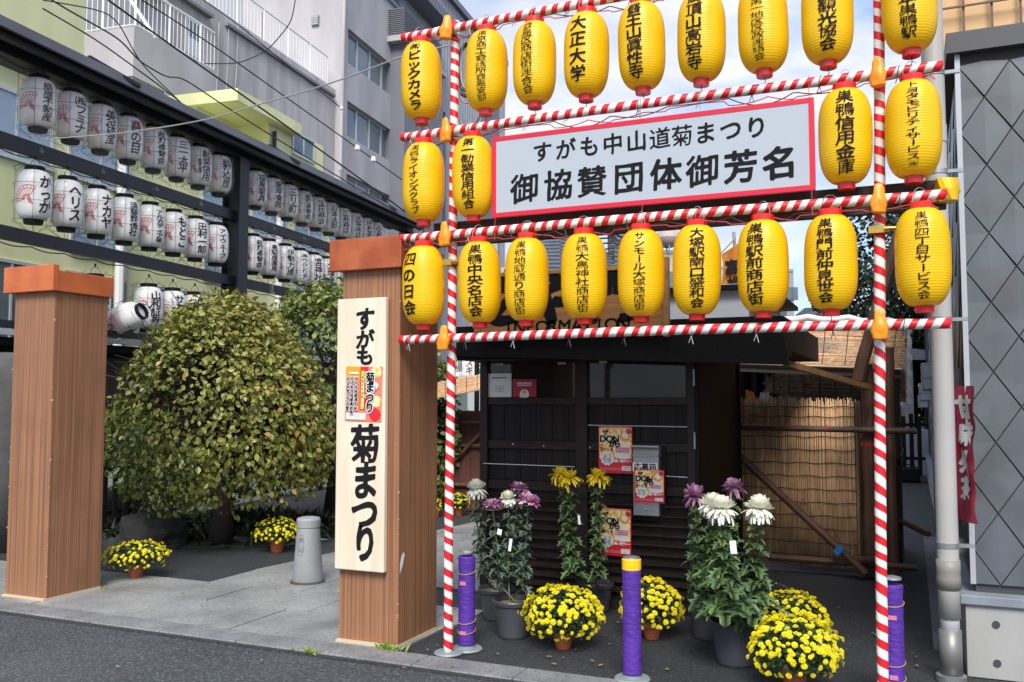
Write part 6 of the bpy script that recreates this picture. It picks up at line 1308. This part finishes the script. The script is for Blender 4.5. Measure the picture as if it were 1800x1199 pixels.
def tall_mum(x, y, pr_, ph, stems, label, lm=0, leaf=0.075, dens=1.0, low=0.0, group=None, bushy=0.0):
    """stems: (u, v, Y, kind, scale) flower-head positions found on the photograph at depth Y"""
    t = thing('potted_chrysanthemum', label, 'flower', (x, y, 0), group); root = rootloc(t)
    pot(x, y, pr_, ph, t); rr = random.Random(int(x*1000))
    for k, (u, v, Y, kind, sc_) in enumerate(stems):
        top = pY(u, v, Y); base = Vector((x+rr.uniform(-.04, .04), y+rr.uniform(-.04, .04), ph-0.02)); low_p = Vector((top.x*0.75+base.x*0.25, top.y*0.8+base.y*0.2, ph+0.10))
        pts = [base, low_p, low_p.lerp(top, 0.5)+Vector((rr.uniform(-.015, .015), 0, 0)), top-Vector((0, 0, 0.012))]
        part('stem', MB().tube(pts, [0.006, 0.006, 0.005, 0.004], 6), stemm, t)
        part('support_stake', MB().tube([low_p+Vector((0.008, 0.01, -0.12)), top+Vector((0.01, 0.01, -0.02))], 0.0025, 4), WIRE, t)
        part('ring_support', MB().tube([(top.x+0.05*math.cos(a), top.y+0.05*math.sin(a), top.z-0.012) for a in np.linspace(0, 2*PI, 17)], 0.0012, 4, cap=False), GREYWIRE, t)
        h_ = part('flower_head', HEADS[kind][k % 2], None, t, loc=top-root); h_.scale = (sc_*1.13, sc_*1.13, sc_*1.2); h_.rotation_euler = (rr.uniform(-.15, .25), rr.uniform(-.2, .2), rr.uniform(0, 6))
        Ls = (top-low_p).length; n = int(Ls/0.021*dens)
        for i in range(n):
            f_ = (i+0.3)/n*0.93; p_ = low_p.lerp(top, f_); a = i*2.4+k; s = leaf*(1.25-0.65*f_)*rr.uniform(0.75, 1.2)*(1+bushy*(1-f_))
            if f_ < low: continue
            o = part('leaf', LM[lm] if rr.random() > 0.18 else LM[2 if lm != 1 else 0], None, t, loc=p_-root)
            o.rotation_euler = Euler((rr.uniform(-0.75, 0.05), rr.uniform(-.3, .3), a-PI/2+rr.uniform(-.3, .3)), 'XYZ'); o.scale = (s*1.0, s, s)
            if bushy and rr.random() < bushy*(1-f_):
                off = Vector((math.cos(a+2), math.sin(a+2), 0))*rr.uniform(0.02, 0.09)*bushy; o2 = part('leaf', LM[lm], None, t, loc=p_+off-root); o2.rotation_euler = (rr.uniform(-0.7, 0.2), rr.uniform(-.3, .3), a+2-PI/2); o2.scale = (s, s, s)
    return t
def name_tag(t, u, v, Y, w_=0.02, h_=0.07, rot=0.2):
    w_ *= 0.8; h_ *= 0.8
    c = pY(u, v, Y); o = part('name_tag', MB().box(-w_, w_, -0.001, 0.001, -h_, h_), pw, t, local=True, loc=c-rootloc(t)); o.rotation_euler = (0, rot, 0)
g = lambda u, v: pG(u, v)
p = g(902, 1118); t = tall_mum(p.x, p.y, 0.135, 0.24, [(866, 892, 5.50, 'pink', 0.92), (928, 884, 5.40, 'pink', 1.0), (893, 876, 5.62, 'white', 0.72)], 'tall pink chrysanthemums in a charcoal pot, foremost of the group left of the booth doors', 1, 0.078, 1.35, low=0.05)
name_tag(t, 897, 958, 5.38, 0.012, 0.05, 0.15); name_tag(t, 878, 935, 5.4, 0.02, 0.022)
p = g(868, 1090); t = tall_mum(p.x, p.y+0.05, 0.13, 0.22, [(838, 860, 5.95, 'white', 1.0), (912, 862, 5.95, 'pink', 0.92)], 'white and pink chrysanthemums in the grey pot behind the foremost pink ones', 1, 0.085, 1.5)
p = g(1040, 1078); t = tall_mum(p.x, p.y+0.1, 0.13, 0.20, [(988, 838, 6.12, 'yellow', 1.0), (1002, 845, 6.05, 'yellow', 1.0), (1052, 842, 6.1, 'yellow', 0.98)], 'tall yellow spider chrysanthemums standing in front of the booth doors', 0, 0.092, 1.6)
name_tag(t, 1018, 914, 6.0, 0.010, 0.04, -0.1)
p = g(1246, 1120); t = tall_mum(p.x, p.y, 0.14, 0.26, [(1221, 872, 5.8, 'mauve', 1.05), (1290, 858, 5.85, 'mauve', 0.95)], 'mauve curled chrysanthemums in the rear black pot at the booth corner', 0, 0.09, 1.4)
p = g(1294, 1165); t = tall_mum(p.x, p.y, 0.15, 0.25, [(1252, 888, 5.45, 'white', 1.0), (1268, 895, 5.30, 'white', 1.12), (1334, 895, 5.40, 'white', 1.12)], 'bushy creamy white chrysanthemums in the big black pot, right of centre', 0, 0.082, 2.0, bushy=0.75)
name_tag(t, 1289, 962, 5.22, 0.022, 0.045, -0.1)
# ---- cushion mums
def blossom():
    mb = MB(); tints = []
    for ring, (n, r0, r1, z0, z1, tn) in enumerate([(12, 0.2, 1.0, 0.05, 0.0, 0.9), (11, 0.1, 0.80, 0.15, 0.22, 0.8), (9, 0.0, 0.58, 0.25, 0.42, 0.65), (7, 0.0, 0.34, 0.40, 0.55, 0.5)]):
        for i in range(n):
            a = 2*PI*(i+ring*0.4)/n; da = PI/n*0.9; b = len(mb.v)
            mb.v += [(r0*math.cos(a), r0*math.sin(a), z0), (0.75*r1*math.cos(a-da*0.8), 0.75*r1*math.sin(a-da*0.8), z1+0.05), (r1*math.cos(a), r1*math.sin(a), z1-0.06), (0.75*r1*math.cos(a+da*0.8), 0.75*r1*math.sin(a+da*0.8), z1+0.05)]; mb.f.append((b, b+1, b+2, b+3)); tints += [tn-0.3, tn, tn+0.1, tn]
    me = mesh_of('blossom', mb); a = me.attributes.new('tint', 'FLOAT', 'POINT'); a.data.foreach_set('value', np.clip(tints, 0, 1).astype(np.float32)); return me, mb, tints
ym = leafmat('yellow_blossom', [(0, (0.74, 0.50, 0.004)), (0.5, (0.88, 0.74, 0.006)), (1, (0.93, 0.86, 0.02))], 0.5, 0.15)
bl_me, bl_mb, bl_t = blossom(); bl_me.materials.append(ym)
bl_V = np.array(bl_mb.v); 
dkleaf = leafmat('small_mum_leaf', [(0, (0.012, 0.028, 0.010)), (1, (0.05, 0.09, 0.028))], 0.5, 0.1)
def cushion(u, vb, w_px, h_px, n, label, singly, seed, potr=0.065, group='cushion chrysanthemums in bloom', fl=0.0180, open_=0.0):
    """u, vb: pot foot on the photograph; w_px, h_px size of the flower mound there"""
    p = pG(u, vb); D = (p-Vector((0, 0, 0))).dot(FH); s = D/F; R_ = w_px*s/2; Hh = h_px*s; ph = 0.105*potr/0.065
    t = thing('cushion_chrysanthemum', label, 'flower', (p.x, p.y, 0), group); root = np.array(rootloc(t))
    pot(p.x, p.y, potr, ph, t, terr); r = np.random.default_rng(seed)
    cz = ph*0.7+Hh*0.42; c = np.array([p.x, p.y, cz]); ax = np.array([R_, R_, Hh*0.58])
    k = r.normal(size=(n*6, 3)); k /= np.linalg.norm(k, axis=1, keepdims=True); k = k[k[:, 2] > -0.62]
    # spread evenly: greedy rejection
    keep = []
    mind = 1.35*math.sqrt(1.0/n)
    for q in k:
        if len(keep) >= n: break
        if q[2] < -0.05 and r.random() < 0.6: continue
        if all(((q-o)**2).sum() > (mind*(1.0 if q[2] > 0 else 1.25))**2 for o in keep[-n:]): keep.append(q)
    k = np.array(keep); n = len(k); rad = 0.97+0.035*r.normal(size=n)+0.11*np.array([mnoise.noise(Vector(q*2.3)+Vector((seed*1.7, 0, 0))) for q in k])+np.where(r.random(n) < 0.05, 0.12, 0)
    pos = c+k*ax*rad[:, None]; nrm = k/ax*R_+r.normal(size=(n, 3))*0.30+np.array([0, 0, 0.25]); M = basis(nrm, r.random(n)*6.28)*(fl*(0.72+0.5*r.random(n)))[:, None, None]
    if singly:
        for i in range(n):
            o = part('blossom', bl_me, None, t); m4 = Matrix([list(M[i][j])+[pos[i][j]-root[j]] for j in range(3)]+[[0, 0, 0, 1]]); o.matrix_local = m4
    else:
        V, Fl = inst_np(bl_V, bl_mb.f, M, pos); part('blossoms', mesh_np('blossoms', V, Fl, ym, np.tile(np.clip(bl_t, 0, 1), n), 1, root), None, t, kind='stuff')
    m_ = 1500 if w_px > 120 else 900
    d = r.normal(size=(m_, 3)); d /= np.linalg.norm(d, axis=1, keepdims=True); d[:, 2] = np.where(d[:, 2] < -0.7, -d[:, 2], d[:, 2]); rr_ = (0.25+0.64*r.random(m_)**0.5)
    lp = c+d*ax*rr_[:, None]; Ml = basis(d+r.normal(size=(m_, 3))*0.6, r.random(m_)*6.28)*(0.030*(0.6+0.7*r.random(m_)))[:, None, None]
    V, Fl = inst_np(LEAF_V*[1, 1, 1], LEAF_F, Ml, lp); part('foliage', mesh_np('foliage', V, Fl, dkleaf, r.random(m_)*0.9, len(LEAF_V), root), None, t, kind='stuff')
    mb = MB()
    for i in range(0, 26): q = c+d[i]*ax*0.9; mb.tube([(p.x, p.y, ph*0.8), tuple(q)], 0.002, 4)
    part('stems', mb, stemm, t, kind='stuff'); return t
cushion(990, 1139, 134, 86, 298, 'yellow cushion chrysanthemum in terracotta pot, left of the yellow-banded purple bollard', True, 21)
cushion(1397, 1212, 152, 100, 295, 'nearest yellow cushion chrysanthemum at the bottom right, right of the big black pot', True, 22, potr=0.07)
cushion(1392, 1150, 128, 84, 290, 'yellow cushion chrysanthemum just behind the nearest one, right of the big black pot', True, 23)
cushion(1146, 1122, 108, 80, 240, 'yellow cushion chrysanthemum partly hidden behind the yellow-banded purple bollard', True, 24)
cushion(238, 1016, 108, 46, 190, 'yellow cushion chrysanthemum in terracotta pot beside the left gate pillar', False, 25, fl=0.0175, potr=0.075)
cushion(487, 970, 82, 44, 150, 'yellow cushion chrysanthemum left of the granite bollard', False, 26, fl=0.0185, potr=0.08)
cushion(806, 906, 40, 28, 80, 'small far cushion chrysanthemum seen between left striped post and white bloom', False, 27, fl=0.02, potr=0.07)
cushion(830, 896, 30, 26, 60, 'farthest cushion chrysanthemum tucked behind the tall white bloom', False, 28, fl=0.02, potr=0.07)
cushion(766, 908, 20, 24, 50, 'tiny far cushion chrysanthemum just right of the lettered pillar', False, 29, fl=0.02, potr=0.06)
# ---- weeds and litter
wm = leafmat('bright_weed', [(0, (0.12, 0.20, 0.03)), (1, (0.32, 0.42, 0.06))], 0.5, 0.3)
def weed(u, v, n, s, label):
    p = pG(u, v); r = np.random.default_rng(int(u)); pos = np.array([p.x, p.y, 0.005])+r.normal(size=(n, 3))*[0.05*s, 0.012, 0.0]
    M = basis(r.normal(size=(n, 3))*0.6+[0, -0.5, 0.8], r.random(n)*6.28); y = r.normal(size=(n, 3))*[1, .6, .3]+[0, 0, .8]; z = M[:, :, 2]; y -= z*(y*z).sum(1, keepdims=True); y /= np.linalg.norm(y, axis=1, keepdims=True)
    M = np.stack([np.cross(y, z), y, z], 2)*(0.045*s*(0.5+r.random(n)))[:, None, None]; V, Fl = inst_np(BL_V*[2.2, 1, 1], BL_F, M, pos)
    tag(part('weed', mesh_np('weed', V, Fl, wm, r.random(n), 5, (p.x, p.y, 0)), None, None, loc=(p.x, p.y, 0)), label, 'weed')
weed(686, 1143, 70, 0.9, 'tuft of bright green weed at the foot of the lettered pillar'); weed(184, 1036, 30, 0.5, 'tiny weed tuft at the foot of the left gate pillar'); weed(545, 1147, 50, 0.6, 'flat yellow-green weed in the kerb joint left of the lettered pillar')
r = random.Random(3); mb = MB()
for i in range(160):
    u, v = r.uniform(200, 1640), r.uniform(930, 1190); p = pG(u, v); s = r.uniform(0.004, 0.012); a = r.uniform(0, 6); zz = 0.012
    mb.poly([(p.x+s*math.cos(a+k*1.57)*(1 if k % 2 else 1.8), p.y+s*math.sin(a+k*1.57)*(1 if k % 2 else 1.8), zz+r.uniform(0, 0.003)) for k in range(4)])
tag(part('leaf_litter', mb, mat('dry_leaf_litter', (0.28, 0.20, 0.08), 0.8), None), 'specks of dry leaf scattered on the dark asphalt', 'litter', kind='stuff')
bpy.data.objects.remove(_ob)
